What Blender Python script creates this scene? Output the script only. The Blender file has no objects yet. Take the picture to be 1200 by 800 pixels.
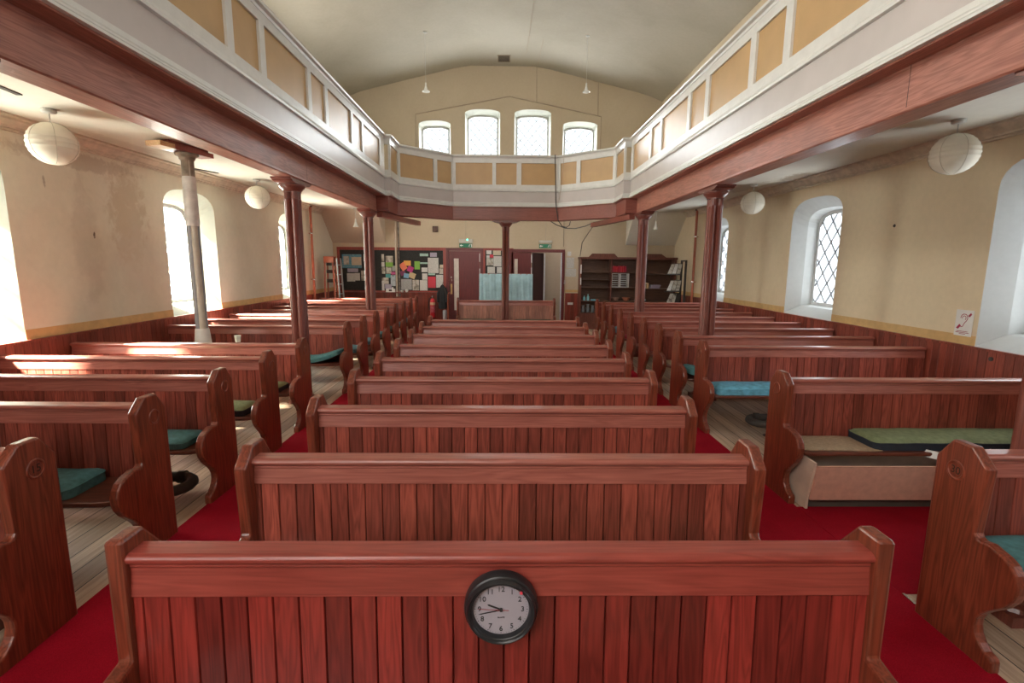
import bpy, bmesh, math, random
from mathutils import Vector, Matrix
from mathutils.geometry import tessellate_polygon
random.seed(7)
SC = bpy.context.scene
COL = SC.collection
PI = math.pi

# ------------------------------------------------------------------ mesh kit
class MB:
    def __init__(self):
        self.v = []; self.f = []; self.m = []; self.mi = 0
    def mat(self, i):
        self.mi = i; return self
    def add(self, vs, fs):
        b = len(self.v)
        self.v += [tuple(p) for p in vs]
        for f in fs:
            self.f.append(tuple(i + b for i in f)); self.m.append(self.mi)
        return self
    def box(self, x0, x1, y0, y1, z0, z1):
        return self.add([(x0,y0,z0),(x1,y0,z0),(x1,y1,z0),(x0,y1,z0),(x0,y0,z1),(x1,y0,z1),(x1,y1,z1),(x0,y1,z1)],
                        [(0,3,2,1),(4,5,6,7),(0,1,5,4),(1,2,6,5),(2,3,7,6),(3,0,4,7)])
    def obox(self, a, b, w, h, up=(0,0,1)):
        """a beam of section w x h from a to b"""
        a = Vector(a); b = Vector(b); d = (b-a).normalized(); u = Vector(up)
        s = d.cross(u).normalized(); u = s.cross(d).normalized()
        vs = []
        for p in (a, b):
            for q in ((-1,-1),(1,-1),(1,1),(-1,1)):
                vs.append(p + s*q[0]*w/2 + u*q[1]*h/2)
        return self.add(vs, [(0,1,2,3),(7,6,5,4),(0,4,5,1),(1,5,6,2),(2,6,7,3),(3,7,4,0)])
    def prism(self, poly, axis, a, b):
        """polygon (p,q) extruded along axis from a to b: x->(y,z)  y->(x,z)  z->(x,y)"""
        n = len(poly)
        def P(p, t):
            if axis == 'x': return (t, p[0], p[1])
            if axis == 'y': return (p[0], t, p[1])
            return (p[0], p[1], t)
        vs = [P(p, a) for p in poly] + [P(p, b) for p in poly]
        fs = [(i, (i+1) % n, n+(i+1) % n, n+i) for i in range(n)]
        fs += [tuple(range(n))[::-1], tuple(range(n, 2*n))]
        return self.add(vs, fs)
    def tube(self, pts, r, n=8, cap=True):
        pts = [Vector(p) for p in pts]
        rs = r if isinstance(r, (list, tuple)) else [r]*len(pts)
        rings = []
        prev = None
        for i, p in enumerate(pts):
            if i == 0: d = pts[1]-p
            elif i == len(pts)-1: d = p-pts[i-1]
            else: d = (pts[i+1]-pts[i-1])
            d.normalize()
            if prev is None:
                s = d.cross(Vector((0,0,1)))
                if s.length < 1e-3: s = d.cross(Vector((1,0,0)))
            else:
                s = prev - d*prev.dot(d)
                if s.length < 1e-4: s = d.cross(Vector((0,0,1)))
            s.normalize(); prev = s; u = s.cross(d)
            rings.append([p + (s*math.cos(2*PI*k/n) + u*math.sin(2*PI*k/n))*rs[i] for k in range(n)])
        vs = [q for R in rings for q in R]; fs = []
        for i in range(len(pts)-1):
            for k in range(n):
                fs.append((i*n+k, i*n+(k+1) % n, (i+1)*n+(k+1) % n, (i+1)*n+k))
        if cap:
            fs.append(tuple(range(n))[::-1]); fs.append(tuple((len(pts)-1)*n+k for k in range(n)))
        return self.add(vs, fs)
    def lathe(self, prof, c, axis='z', n=24, sx=1, sy=1, cap=True):
        """profile [(r, t)] spun about an axis through c"""
        if len(prof) == 2 and min(prof[0][0], prof[1][0]) < 1e-6: cap = False
        vs = []; fs = []
        for r, t in prof:
            for k in range(n):
                a = 2*PI*k/n; p, q = r*math.cos(a)*sx, r*math.sin(a)*sy
                if axis == 'z': vs.append((c[0]+p, c[1]+q, c[2]+t))
                elif axis == 'y': vs.append((c[0]+p, c[1]+t, c[2]+q))
                else: vs.append((c[0]+t, c[1]+p, c[2]+q))
        for i in range(len(prof)-1):
            for k in range(n):
                fs.append((i*n+k, i*n+(k+1) % n, (i+1)*n+(k+1) % n, (i+1)*n+k))
        if cap and prof[0][0] > 1e-6: fs.append(tuple(range(n))[::-1])
        if cap and prof[-1][0] > 1e-6: fs.append(tuple((len(prof)-1)*n+k for k in range(n)))
        return self.add(vs, fs)
    def holed(self, outer, holes, axis, t, flip=False):
        """flat polygon with holes, lying in the plane axis = t"""
        loops = [outer] + holes
        flat = [p for L in loops for p in L]
        tri = tessellate_polygon([[Vector((p[0], p[1], 0)) for p in L] for L in loops])
        def P(p):
            if axis == 'x': return (t, p[0], p[1])
            if axis == 'y': return (p[0], t, p[1])
            return (p[0], p[1], t)
        return self.add([P(p) for p in flat], [tuple(f) if not flip else tuple(f)[::-1] for f in tri])
    def loft(self, loops, closed=True):
        n = len(loops[0]); vs = [p for L in loops for p in L]; fs = []
        for i in range(len(loops)-1):
            for k in range(n if closed else n-1):
                fs.append((i*n+k, i*n+(k+1) % n, (i+1)*n+(k+1) % n, (i+1)*n+k))
        return self.add(vs, fs)
    def text(self, s, size, M, depth=0.0006, align='CENTER'):
        cu = bpy.data.curves.new('numeral_curve', 'FONT')
        cu.body = s; cu.size = size; cu.align_x = align; cu.align_y = 'CENTER'; cu.extrude = depth; cu.resolution_u = 3
        o = bpy.data.objects.new('numeral_source', cu); COL.objects.link(o)
        dg = bpy.context.evaluated_depsgraph_get(); dg.update()
        me = bpy.data.meshes.new_from_object(o.evaluated_get(dg))
        self.add([M @ v.co for v in me.vertices], [tuple(p.vertices) for p in me.polygons])
        bpy.data.objects.remove(o); bpy.data.curves.remove(cu); bpy.data.meshes.remove(me)
        return self
    def mesh(self, name, mats, smooth=False):
        me = bpy.data.meshes.new(name)
        me.from_pydata(self.v, [], self.f)
        for m in (mats if isinstance(mats, (list, tuple)) else [mats]): me.materials.append(m)
        me.polygons.foreach_set('material_index', self.m)
        bm = bmesh.new(); bm.from_mesh(me)
        bmesh.ops.remove_doubles(bm, verts=bm.verts, dist=1e-6)
        bmesh.ops.recalc_face_normals(bm, faces=bm.faces)
        bm.to_mesh(me); bm.free()
        if smooth:
            me.polygons.foreach_set('use_smooth', [True]*len(me.polygons))
            try: me.set_sharp_from_angle(angle=math.radians(38))
            except Exception: pass
        me.update()
        return me
    def build(self, name, mats, parent=None, bevel=0, seg=2, smooth=False):
        return link(name, self.mesh(name, mats, smooth), parent, bevel, seg)

def link(name, me, parent=None, bevel=0, seg=2):
    o = bpy.data.objects.new(name, me); COL.objects.link(o)
    if parent is not None: o.parent = parent
    if bevel:
        b = o.modifiers.new('edge', 'BEVEL'); b.width = bevel; b.segments = seg; b.limit_method = 'ANGLE'; b.angle_limit = math.radians(35)
        b.harden_normals = False
    return o
def tag(o, label, cat, group=None):
    o['label'] = label; o['category'] = cat
    if group: o['group'] = group
    return o
def thing(name, label, cat, loc=(0,0,0), rz=0, group=None):
    o = bpy.data.objects.new(name, None); COL.objects.link(o)
    o.location = loc; o.rotation_euler = (0,0,rz); o.empty_display_size = 0.1
    return tag(o, label, cat, group)
def struct(o):
    o['kind'] = 'structure'; return o
def dup(root, loc, label, rz=None):
    r = root.copy(); COL.objects.link(r); r.location = loc; r['label'] = label
    if rz is not None: r.rotation_euler = (0,0,rz)
    for ch in list(root.children):
        c = ch.copy(); COL.objects.link(c); c.parent = r
        for g in list(ch.children):
            d = g.copy(); COL.objects.link(d); d.parent = c
    return r

# ------------------------------------------------------------------ materials
def newmat(name):
    m = bpy.data.materials.new(name); m.use_nodes = True
    nt = m.node_tree; nt.nodes.clear()
    out = nt.nodes.new('ShaderNodeOutputMaterial'); b = nt.nodes.new('ShaderNodeBsdfPrincipled')
    nt.links.new(b.outputs[0], out.inputs[0])
    return m, nt, b
def ramp(nt, src, stops):
    r = nt.nodes.new('ShaderNodeValToRGB'); e = r.color_ramp.elements
    while len(e) < len(stops): e.new(0.5)
    for k, (p, c) in enumerate(stops):
        e[k].position = p; e[k].color = (*c, 1) if len(c) == 3 else c
    nt.links.new(src, r.inputs[0]); return r.outputs[0]
def math_n(nt, op, a, b=None, c=None):
    n = nt.nodes.new('ShaderNodeMath'); n.operation = op
    for k, x in enumerate((a, b, c)):
        if x is None: continue
        if isinstance(x, (int, float)): n.inputs[k].default_value = x
        else: nt.links.new(x, n.inputs[k])
    return n.outputs[0]
def coords(nt, kind='Object', rnd=0.0):
    t = nt.nodes.new('ShaderNodeTexCoord'); v = t.outputs[kind]
    if rnd:
        oi = nt.nodes.new('ShaderNodeObjectInfo'); s = math_n(nt, 'MULTIPLY', oi.outputs['Random'], rnd)
        a = nt.nodes.new('ShaderNodeVectorMath'); a.operation = 'ADD'
        nt.links.new(v, a.inputs[0]); nt.links.new(s, a.inputs[1]); v = a.outputs[0]
    return v
def mapped(nt, v, scale):
    mp = nt.nodes.new('ShaderNodeMapping'); mp.inputs['Scale'].default_value = scale
    nt.links.new(v, mp.inputs['Vector']); return mp.outputs[0]
def noise(nt, v, scale, detail=3, rough=0.55, dist=0.0):
    n = nt.nodes.new('ShaderNodeTexNoise'); n.inputs['Scale'].default_value = scale; n.inputs['Detail'].default_value = detail
    n.inputs['Roughness'].default_value = rough; n.inputs['Distortion'].default_value = dist
    nt.links.new(v, n.inputs['Vector']); return n.outputs['Fac']
def mix(nt, fac, a, b, mode='MIX'):
    n = nt.nodes.new('ShaderNodeMix'); n.data_type = 'RGBA'; n.blend_type = mode
    def put(k, x):
        if isinstance(x, (int, float)): n.inputs[k].default_value = x
        elif isinstance(x, tuple): n.inputs[k].default_value = (*x, 1) if len(x) == 3 else x
        else: nt.links.new(x, n.inputs[k])
    put(0, fac); put(6, a); put(7, b); return n.outputs[2]
def sep(nt, v):
    s = nt.nodes.new('ShaderNodeSeparateXYZ'); nt.links.new(v, s.inputs[0]); return s.outputs
def bump(nt, b, h, strength, dist=0.01):
    n = nt.nodes.new('ShaderNodeBump'); n.inputs['Strength'].default_value = strength; n.inputs['Distance'].default_value = dist
    nt.links.new(h, n.inputs['Height']); nt.links.new(n.outputs[0], b.inputs['Normal'])

def plain(name, c, rough=0.5, metal=0.0, var=0.06, scale=9.0, rnd=3.0, spec=None):
    m, nt, b = newmat(name); v = coords(nt, 'Object', rnd)
    f = noise(nt, v, scale, 3)
    lo = tuple(max(0, x*(1-var*1.6)) for x in c); hi = tuple(min(1, x*(1+var*1.6)) for x in c)
    nt.links.new(ramp(nt, f, [(0.3, lo), (0.7, hi)]), b.inputs['Base Color'])
    b.inputs['Roughness'].default_value = rough; b.inputs['Metallic'].default_value = metal
    if spec is not None: b.inputs['Specular IOR Level'].default_value = spec
    return m
def wood(name, dark, light, grain='Z', board=None, rough=0.32, coat=0.25, figure=0.5, tone=(0.72, 1.22)):
    m, nt, b = newmat(name); v = coords(nt, 'Object', 41.0); raw = coords(nt)
    oi = nt.nodes.new('ShaderNodeObjectInfo')
    sc = {'X': (0.9, 13, 13), 'Y': (13, 0.9, 13), 'Z': (13, 13, 0.9)}[grain]
    fs = {'X': (2.5, 120, 120), 'Y': (120, 2.5, 120), 'Z': (120, 120, 2.5)}[grain]
    vv = v
    wn = None
    if board:
        ax, w, off = board
        q = math_n(nt, 'FLOOR', math_n(nt, 'DIVIDE', math_n(nt, 'SUBTRACT', sep(nt, raw)['XYZ'.index(ax)], off), w))
        wnode = nt.nodes.new('ShaderNodeTexWhiteNoise'); wnode.noise_dimensions = '1D'
        nt.links.new(math_n(nt, 'ADD', q, math_n(nt, 'MULTIPLY', oi.outputs['Random'], 311.7)), wnode.inputs['W'])
        wn = wnode.outputs['Value']
        a = nt.nodes.new('ShaderNodeVectorMath'); a.operation = 'ADD'
        nt.links.new(v, a.inputs[0]); nt.links.new(math_n(nt, 'MULTIPLY', wn, 57.0), a.inputs[1]); vv = a.outputs[0]
    big = noise(nt, mapped(nt, vv, sc), 1.0, 3, 0.5, 0.4)
    rings = math_n(nt, 'FRACT', math_n(nt, 'MULTIPLY', big, 9.0))
    tri = math_n(nt, 'ABSOLUTE', math_n(nt, 'SUBTRACT', rings, 0.5))
    fine = noise(nt, mapped(nt, vv, fs), 1.0, 2)
    k = math_n(nt, 'ADD', math_n(nt, 'MULTIPLY', tri, figure), math_n(nt, 'ADD', 0.17, math_n(nt, 'MULTIPLY', fine, 0.4)))
    col = ramp(nt, k, [(0.2, dark), (0.68, light)])
    blot = noise(nt, v, 2.2, 3)
    hsv = nt.nodes.new('ShaderNodeHueSaturation')
    val = math_n(nt, 'ADD', 0.72, math_n(nt, 'MULTIPLY', blot, 0.56))
    if wn is not None:
        val = math_n(nt, 'MULTIPLY', val, math_n(nt, 'ADD', tone[0], math_n(nt, 'MULTIPLY', wn, tone[1]-tone[0])))
    if board:
        e = math_n(nt, 'ABSOLUTE', math_n(nt, 'SUBTRACT', math_n(nt, 'FRACT', math_n(nt, 'DIVIDE', math_n(nt, 'SUBTRACT', sep(nt, raw)['XYZ'.index(board[0])], board[2]), board[1])), 0.5))
        g = math_n(nt, 'SMOOTH_MIN', 1.0, math_n(nt, 'MULTIPLY', math_n(nt, 'SUBTRACT', 0.5, e), 26.0), 0.1)
        val = math_n(nt, 'MULTIPLY', val, math_n(nt, 'ADD', 0.3, math_n(nt, 'MULTIPLY', g, 0.7)))
    nt.links.new(val, hsv.inputs['Value']); nt.links.new(col, hsv.inputs['Color'])
    nt.links.new(hsv.outputs[0], b.inputs['Base Color'])
    nt.links.new(math_n(nt, 'ADD', rough-0.08, math_n(nt, 'MULTIPLY', blot, 0.2)), b.inputs['Roughness'])
    b.inputs['Coat Weight'].default_value = coat; b.inputs['Coat Roughness'].default_value = 0.22
    bump(nt, b, k, 0.12, 0.004)
    return m
def printed(name, paper, ink=(0.12,0.12,0.13), amt=0.55, rows=60.0, pic=None):
    """a sheet with rows of illegible print and, if pic is given, blotches of picture colour"""
    m, nt, b = newmat(name); v = coords(nt, 'Object', 17.0); s = sep(nt, v)
    r = math_n(nt, 'GREATER_THAN', math_n(nt, 'FRACT', math_n(nt, 'MULTIPLY', s[2], rows)), 0.55)
    w = math_n(nt, 'GREATER_THAN', noise(nt, mapped(nt, v, (60, 1, rows)), 1.0, 1), 0.47)
    f = math_n(nt, 'MULTIPLY', math_n(nt, 'MULTIPLY', r, w), amt)
    c = mix(nt, f, paper, ink)
    if pic:
        pn = noise(nt, v, 9.0, 3)
        pc = ramp(nt, pn, [(0.3, pic[0]), (0.5, pic[1]), (0.68, pic[2])])
        c = mix(nt, math_n(nt, 'GREATER_THAN', noise(nt, mapped(nt, v, (5, 5, 5)), 1.0, 0), 0.44), c, pc)
    nt.links.new(c, b.inputs['Base Color']); b.inputs['Roughness'].default_value = 0.6
    return m

PEW_D, PEW_L = (0.13, 0.025, 0.016), (0.385, 0.088, 0.058)
BW = 0.083
M_end = wood('pew_end_wood', (0.07,0.0145,0.0075), (0.285,0.062,0.03), 'Z', rough=0.3, coat=0.35)
M_rail = wood('pew_rail_wood', (0.23,0.058,0.042), (0.49,0.165,0.122), 'X', rough=0.34, coat=0.3, figure=0.35)
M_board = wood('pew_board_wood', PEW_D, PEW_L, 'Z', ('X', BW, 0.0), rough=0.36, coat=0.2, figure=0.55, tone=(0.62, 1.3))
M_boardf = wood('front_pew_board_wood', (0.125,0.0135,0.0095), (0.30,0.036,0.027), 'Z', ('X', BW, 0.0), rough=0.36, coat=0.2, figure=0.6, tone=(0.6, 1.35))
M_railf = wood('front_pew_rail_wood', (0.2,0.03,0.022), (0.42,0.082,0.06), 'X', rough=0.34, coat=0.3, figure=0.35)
M_seat = wood('pew_seat_wood', (0.07,0.016,0.008), (0.2,0.055,0.03), 'X', rough=0.3, coat=0.3)
M_darkwood = wood('dark_wood', (0.025,0.009,0.006), (0.085,0.028,0.016), 'X', rough=0.45, coat=0.1)
M_beam = wood('beam_wood', (0.23,0.072,0.05), (0.45,0.185,0.13), 'Y', rough=0.42, coat=0.1, figure=0.6)
M_beamx = wood('cross_beam_wood', (0.17,0.042,0.03), (0.33,0.1,0.07), 'X', rough=0.4, coat=0.15, figure=0.45)
M_col = wood('column_wood', (0.10,0.025,0.017), (0.25,0.066,0.045), 'Z', rough=0.3, coat=0.35, figure=0.3)
M_wains = wood('wainscot_wood', (0.13,0.022,0.012), (0.30,0.062,0.038), 'Z', ('Y', 0.095, 0.0), rough=0.38, coat=0.15, figure=0.5)
M_wainsx = wood('wainscot_back_wood', (0.13,0.022,0.012), (0.27,0.052,0.032), 'Z', ('X', 0.095, 0.0), rough=0.38, coat=0.15, figure=0.5)
M_case = wood('bookcase_wood', (0.075,0.02,0.012), (0.2,0.06,0.036), 'Z', rough=0.42, coat=0.15)
M_casein = wood('bookcase_inner_wood', (0.06,0.028,0.018), (0.15,0.075,0.045), 'X', rough=0.5, coat=0.05)
M_frame = wood('red_frame_wood', (0.2,0.03,0.02), (0.33,0.06,0.045), 'Z', rough=0.4, coat=0.2)
M_door = wood('maroon_door_wood', (0.085,0.012,0.013), (0.17,0.026,0.027), 'Z', rough=0.35, coat=0.2, figure=0.25)
M_doordark = plain('dark_door_paint', (0.05,0.02,0.021), 0.4)
M_pine = wood('pine_wood', (0.5,0.3,0.15), (0.72,0.5,0.28), 'Y', rough=0.5, coat=0.0)
M_stand = wood('red_stand_wood', (0.32,0.07,0.035), (0.5,0.15,0.08), 'Z', rough=0.4, coat=0.2)

def floor_mat():
    m, nt, b = newmat('bare_floorboards'); v = coords(nt); s = sep(nt, v); W = 0.155
    x = math_n(nt, 'DIVIDE', s[0], W); q = math_n(nt, 'FLOOR', x)
    wn = nt.nodes.new('ShaderNodeTexWhiteNoise'); wn.noise_dimensions = '1D'; nt.links.new(q, wn.inputs['W'])
    fr = math_n(nt, 'FRACT', x)
    gap = math_n(nt, 'LESS_THAN', math_n(nt, 'ABSOLUTE', math_n(nt, 'SUBTRACT', fr, 0.5)), 0.475)
    a = nt.nodes.new('ShaderNodeVectorMath'); a.operation = 'ADD'; nt.links.new(v, a.inputs[0])
    nt.links.new(math_n(nt, 'MULTIPLY', wn.outputs['Value'], 30.0), a.inputs[1])
    g = noise(nt, mapped(nt, a.outputs[0], (34, 1.6, 1)), 1.0, 4, 0.6, 0.5)
    c = ramp(nt, g, [(0.28, (0.30,0.2,0.135)), (0.72, (0.55,0.405,0.295))])
    hs = nt.nodes.new('ShaderNodeHueSaturation'); nt.links.new(c, hs.inputs['Color'])
    nt.links.new(math_n(nt, 'ADD', 0.78, math_n(nt, 'MULTIPLY', wn.outputs['Value'], 0.4)), hs.inputs['Value'])
    c2 = mix(nt, gap, (0.03,0.022,0.016), hs.outputs[0])
    spk = math_n(nt, 'GREATER_THAN', noise(nt, mapped(nt, v, (30, 9, 1)), 1.0, 2), 0.73)
    c3 = mix(nt, math_n(nt, 'MULTIPLY', spk, 0.3), c2, (0.62,0.54,0.45))
    nt.links.new(c3, b.inputs['Base Color']); b.inputs['Roughness'].default_value = 0.5
    bump(nt, b, g, 0.15, 0.004); return m
M_floor = floor_mat()
def carpet_mat():
    m, nt, b = newmat('red_carpet'); v = coords(nt)
    f = noise(nt, v, 260.0, 2); g = noise(nt, v, 3.0, 3)
    c = ramp(nt, f, [(0.25, (0.22,0.002,0.009)), (0.75, (0.37,0.006,0.02))])
    hs = nt.nodes.new('ShaderNodeHueSaturation'); nt.links.new(c, hs.inputs['Color'])
    nt.links.new(math_n(nt, 'ADD', 0.75, math_n(nt, 'MULTIPLY', g, 0.5)), hs.inputs['Value'])
    nt.links.new(hs.outputs[0], b.inputs['Base Color']); b.inputs['Roughness'].default_value = 0.95
    b.inputs['Specular IOR Level'].default_value = 0.1
    bump(nt, b, f, 0.4, 0.004); return m
M_carpet = carpet_mat()
def plaster(name, base, dirt, stain=None, rough=0.75, axes=(1, 2)):
    m, nt, b = newmat(name); v = coords(nt)
    n1 = noise(nt, v, 0.55, 4, 0.55, 0.3); n2 = noise(nt, v, 14.0, 4, 0.6)
    c = ramp(nt, n1, [(0.32, dirt), (0.62, base)])
    hs = nt.nodes.new('ShaderNodeHueSaturation'); nt.links.new(c, hs.inputs['Color'])
    nt.links.new(math_n(nt, 'ADD', 0.93, math_n(nt, 'MULTIPLY', n2, 0.14)), hs.inputs['Value']); c = hs.outputs[0]
    if stain:
        s = sep(nt, v)
        for (y0, z0, ry, rz, col, amt, sc) in stain:
            dy = math_n(nt, 'DIVIDE', math_n(nt, 'SUBTRACT', s[axes[0]], y0), ry); dz = math_n(nt, 'DIVIDE', math_n(nt, 'SUBTRACT', s[axes[1]], z0), rz)
            d = math_n(nt, 'ADD', math_n(nt, 'MULTIPLY', dy, dy), math_n(nt, 'MULTIPLY', dz, dz))
            k = math_n(nt, 'SUBTRACT', 1.15, d)
            k = math_n(nt, 'ADD', k, math_n(nt, 'MULTIPLY', math_n(nt, 'SUBTRACT', noise(nt, v, sc, 5, 0.65, 0.6), 0.5), 2.6))
            k = ramp(nt, k, [(0.35, (0,0,0)), (0.85, (1,1,1))])
            c = mix(nt, math_n(nt, 'MULTIPLY', k, amt), c, col)
    nt.links.new(c, b.inputs['Base Color']); b.inputs['Roughness'].default_value = rough
    b.inputs['Specular IOR Level'].default_value = 0.25
    bump(nt, b, n2, 0.12, 0.006); return m
CREAM = (0.66,0.57,0.42)
M_wallL = plaster('stained_cream_plaster', (0.74,0.69,0.565), (0.63,0.57,0.45), [
    (6.95, 2.5, 0.42, 0.85, (0.5,0.38,0.24), 0.5, 8.0), (7.1, 1.9, 0.5, 0.6, (0.62,0.55,0.45), 0.5, 6.0), (6.2, 3.05, 1.2, 0.12, (0.4,0.3,0.21), 0.45, 11.0),
    (6.25, 2.15, 0.25, 0.9, (0.47,0.39,0.3), 0.3, 3.5), (5.75, 2.75, 0.02, 0.09, (0.2,0.14,0.1), 0.5, 24.0),
    (6.35, 2.2, 0.02, 0.05, (0.1,0.05,0.03), 0.9, 20.0)])
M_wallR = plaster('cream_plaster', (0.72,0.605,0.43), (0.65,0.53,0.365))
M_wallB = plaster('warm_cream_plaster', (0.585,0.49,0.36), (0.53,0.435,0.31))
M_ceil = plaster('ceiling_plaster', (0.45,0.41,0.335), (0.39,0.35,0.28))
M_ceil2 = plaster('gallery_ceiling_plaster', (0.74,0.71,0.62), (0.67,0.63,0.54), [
    (4.75, 8.35, 0.22, 0.5, (0.36,0.26,0.17), 0.75, 16.0), (4.5, 9.6, 0.3, 0.9, (0.42,0.33,0.25), 0.6, 14.0), (-4.75, 6.6, 0.15, 0.9, (0.5,0.44,0.36), 0.5, 14.0)], axes=(0, 1))
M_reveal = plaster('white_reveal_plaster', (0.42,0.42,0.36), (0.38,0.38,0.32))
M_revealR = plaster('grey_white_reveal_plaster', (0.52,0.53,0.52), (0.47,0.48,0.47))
M_ochre = plain('ochre_band_paint', (0.6,0.39,0.17), 0.6)
M_panel = plain('ochre_panel_paint', (0.54,0.35,0.16), 0.36, var=0.04, scale=3)
M_white = plain('white_gloss_paint', (0.72,0.73,0.70), 0.34, var=0.03)
M_fascia = plain('grey_white_paint', (0.56,0.52,0.50), 0.34, var=0.03, scale=3)
M_cornice = plain('cornice_paint', (0.64,0.55,0.44), 0.6, var=0.1)
M_lead = plain('lead_came', (0.3,0.31,0.33), 0.5, 0.1)
M_leadL = plain('glare_paled_lead_came', (0.7,0.72,0.7), 0.5)  # left lattice paled: window glare is put into its colour
M_wframe = plain('window_frame_paint', (0.66,0.68,0.7), 0.45)
def glass_mat():
    m = bpy.data.materials.new('obscured_window_glass'); m.use_nodes = True; nt = m.node_tree; nt.nodes.clear()
    out = nt.nodes.new('ShaderNodeOutputMaterial'); t = nt.nodes.new('ShaderNodeBsdfTransparent'); g = nt.nodes.new('ShaderNodeBsdfGlossy')
    g.inputs['Roughness'].default_value = 0.15; mx = nt.nodes.new('ShaderNodeMixShader')
    v = coords(nt); f = noise(nt, v, 6.0, 2)
    nt.links.new(ramp(nt, f, [(0.2, (0.86,0.9,0.92)), (0.8, (0.97,0.98,0.97))]), t.inputs['Color'])
    mx.inputs[0].default_value = 0.06
    nt.links.new(t.outputs[0], mx.inputs[1]); nt.links.new(g.outputs[0], mx.inputs[2]); nt.links.new(mx.outputs[0], out.inputs[0])
    return m
M_glass = glass_mat()
M_black = plain('black_plastic', (0.018,0.019,0.022), 0.32, var=0.1)
M_iron = plain('black_iron', (0.06,0.05,0.044), 0.7, 0.1)
M_chrome = plain('chrome', (0.7,0.7,0.7), 0.2, 1.0, var=0.02)
M_brass = plain('brass', (0.55,0.38,0.16), 0.35, 0.9)
M_copper = plain('red_painted_pipe', (0.4,0.11,0.06), 0.35)
M_teal = plain('teal_cloth', (0.085,0.235,0.25), 0.85, var=0.14, scale=25)
M_blue = plain('blue_cloth', (0.15,0.36,0.46), 0.85, var=0.16, scale=14)
M_green = plain('sage_green_cloth', (0.2,0.24,0.12), 0.9, var=0.12, scale=25)
M_navy = plain('navy_cloth', (0.025,0.032,0.045), 0.85, var=0.1)
M_beige = plain('beige_mat_cloth', (0.38,0.28,0.18), 0.95, var=0.12, scale=40)
M_board_tan = plain('tan_hardboard', (0.66,0.37,0.27), 0.6, var=0.05, scale=20)
M_cream_board = plain('cream_board', (0.68,0.53,0.41), 0.65, var=0.05)
M_cork = plain('charcoal_felt', (0.03,0.03,0.029), 0.9, var=0.15, scale=30)
M_lamp = plain('paper_shade', (0.72,0.67,0.56), 0.8, var=0.03)
M_lampglass = plain('opal_glass', (0.8,0.8,0.76), 0.25)
M_screen = plain('pale_blue_cloth', (0.32,0.48,0.53), 0.85, var=0.08, scale=8)
M_greyp = plain('grey_plastic', (0.55,0.54,0.5), 0.5)
M_red = plain('red_enamel', (0.5,0.02,0.03), 0.3)
M_crimson = plain('crimson_print', (0.33,0.012,0.05), 0.5)
M_paper = printed('white_paper', (0.72,0.71,0.68), amt=0.0)
M_card = plain('plain_white_card', (0.75,0.74,0.72), 0.5, var=0.02)
M_exit = plain('exit_green', (0.01,0.19,0.10), 0.4)
M_dial = plain('dial_grey', (0.42,0.40,0.46), 0.35, var=0.02)
M_ink = plain('dial_ink', (0.03,0.028,0.03), 0.5)
M_secred = plain('second_hand_red', (0.4,0.02,0.03), 0.4)
def emit(name, c, s):
    m, nt, b = newmat(name); b.inputs['Base Color'].default_value = (*c, 1); b.inputs['Emission Color'].default_value = (*c, 1); b.inputs['Emission Strength'].default_value = s
    return m
M_led = emit('green_led', (0.15,1.0,0.55), 4.0)
# ------------------------------------------------------------------ the setting
XW = 5.05
def arch(cy, hw, z0, zs, zc, n=14, p=2.7):
    """window outline: sill z0, springing zs, flattened arch to crown zc -> [(y,z)]"""
    pts = [(cy-hw, z0), (cy+hw, z0), (cy+hw, zs)]
    for k in range(1, n):
        a = PI/2*(2*k/n)
        c, s = math.cos(a), math.sin(a)
        pts.append((cy + hw*math.copysign(abs(c)**(2/p), c), zs + (zc-zs)*abs(s)**(2/p)))
    pts.append((cy-hw, zs))
    return pts
def lattice(mb, cy, hw, z0, zs, zc, dx, dz, w, t0, t1, axis, p=2.7):
    """diagonal lead bars inside the outline"""
    def inside(y, z):
        if abs(y-cy) > hw or z < z0: return False
        if z <= zs: return True
        return abs((y-cy)/hw)**p + abs((z-zs)/(zc-zs))**p <= 1
    for sgn in (-1, 1):
        k0 = int(-(2*hw/dx + (zc-z0)/dz) - 2)
        for k in range(k0, -k0):
            # line: z = z0 + dz/dx * sgn * (y - cy) + k*dz
            run = []
            N = 120
            for i in range(N+1):
                y = cy - hw + 2*hw*i/N; z = z0 + dz/dx*sgn*(y-cy) + (k+0.5)*dz
                if inside(y, z): run.append((y, z))
            if len(run) > 3:
                a, b = run[0], run[-1]
                tm = (t0+t1)/2
                if axis == 'x': mb.obox((tm, a[0], a[1]), (tm, b[0], b[1]), w, abs(t1-t0), up=(1,0,0))
                else: mb.obox((a[0], tm, a[1]), (b[0], tm, b[1]), w, abs(t1-t0), up=(0,1,0))

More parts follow.
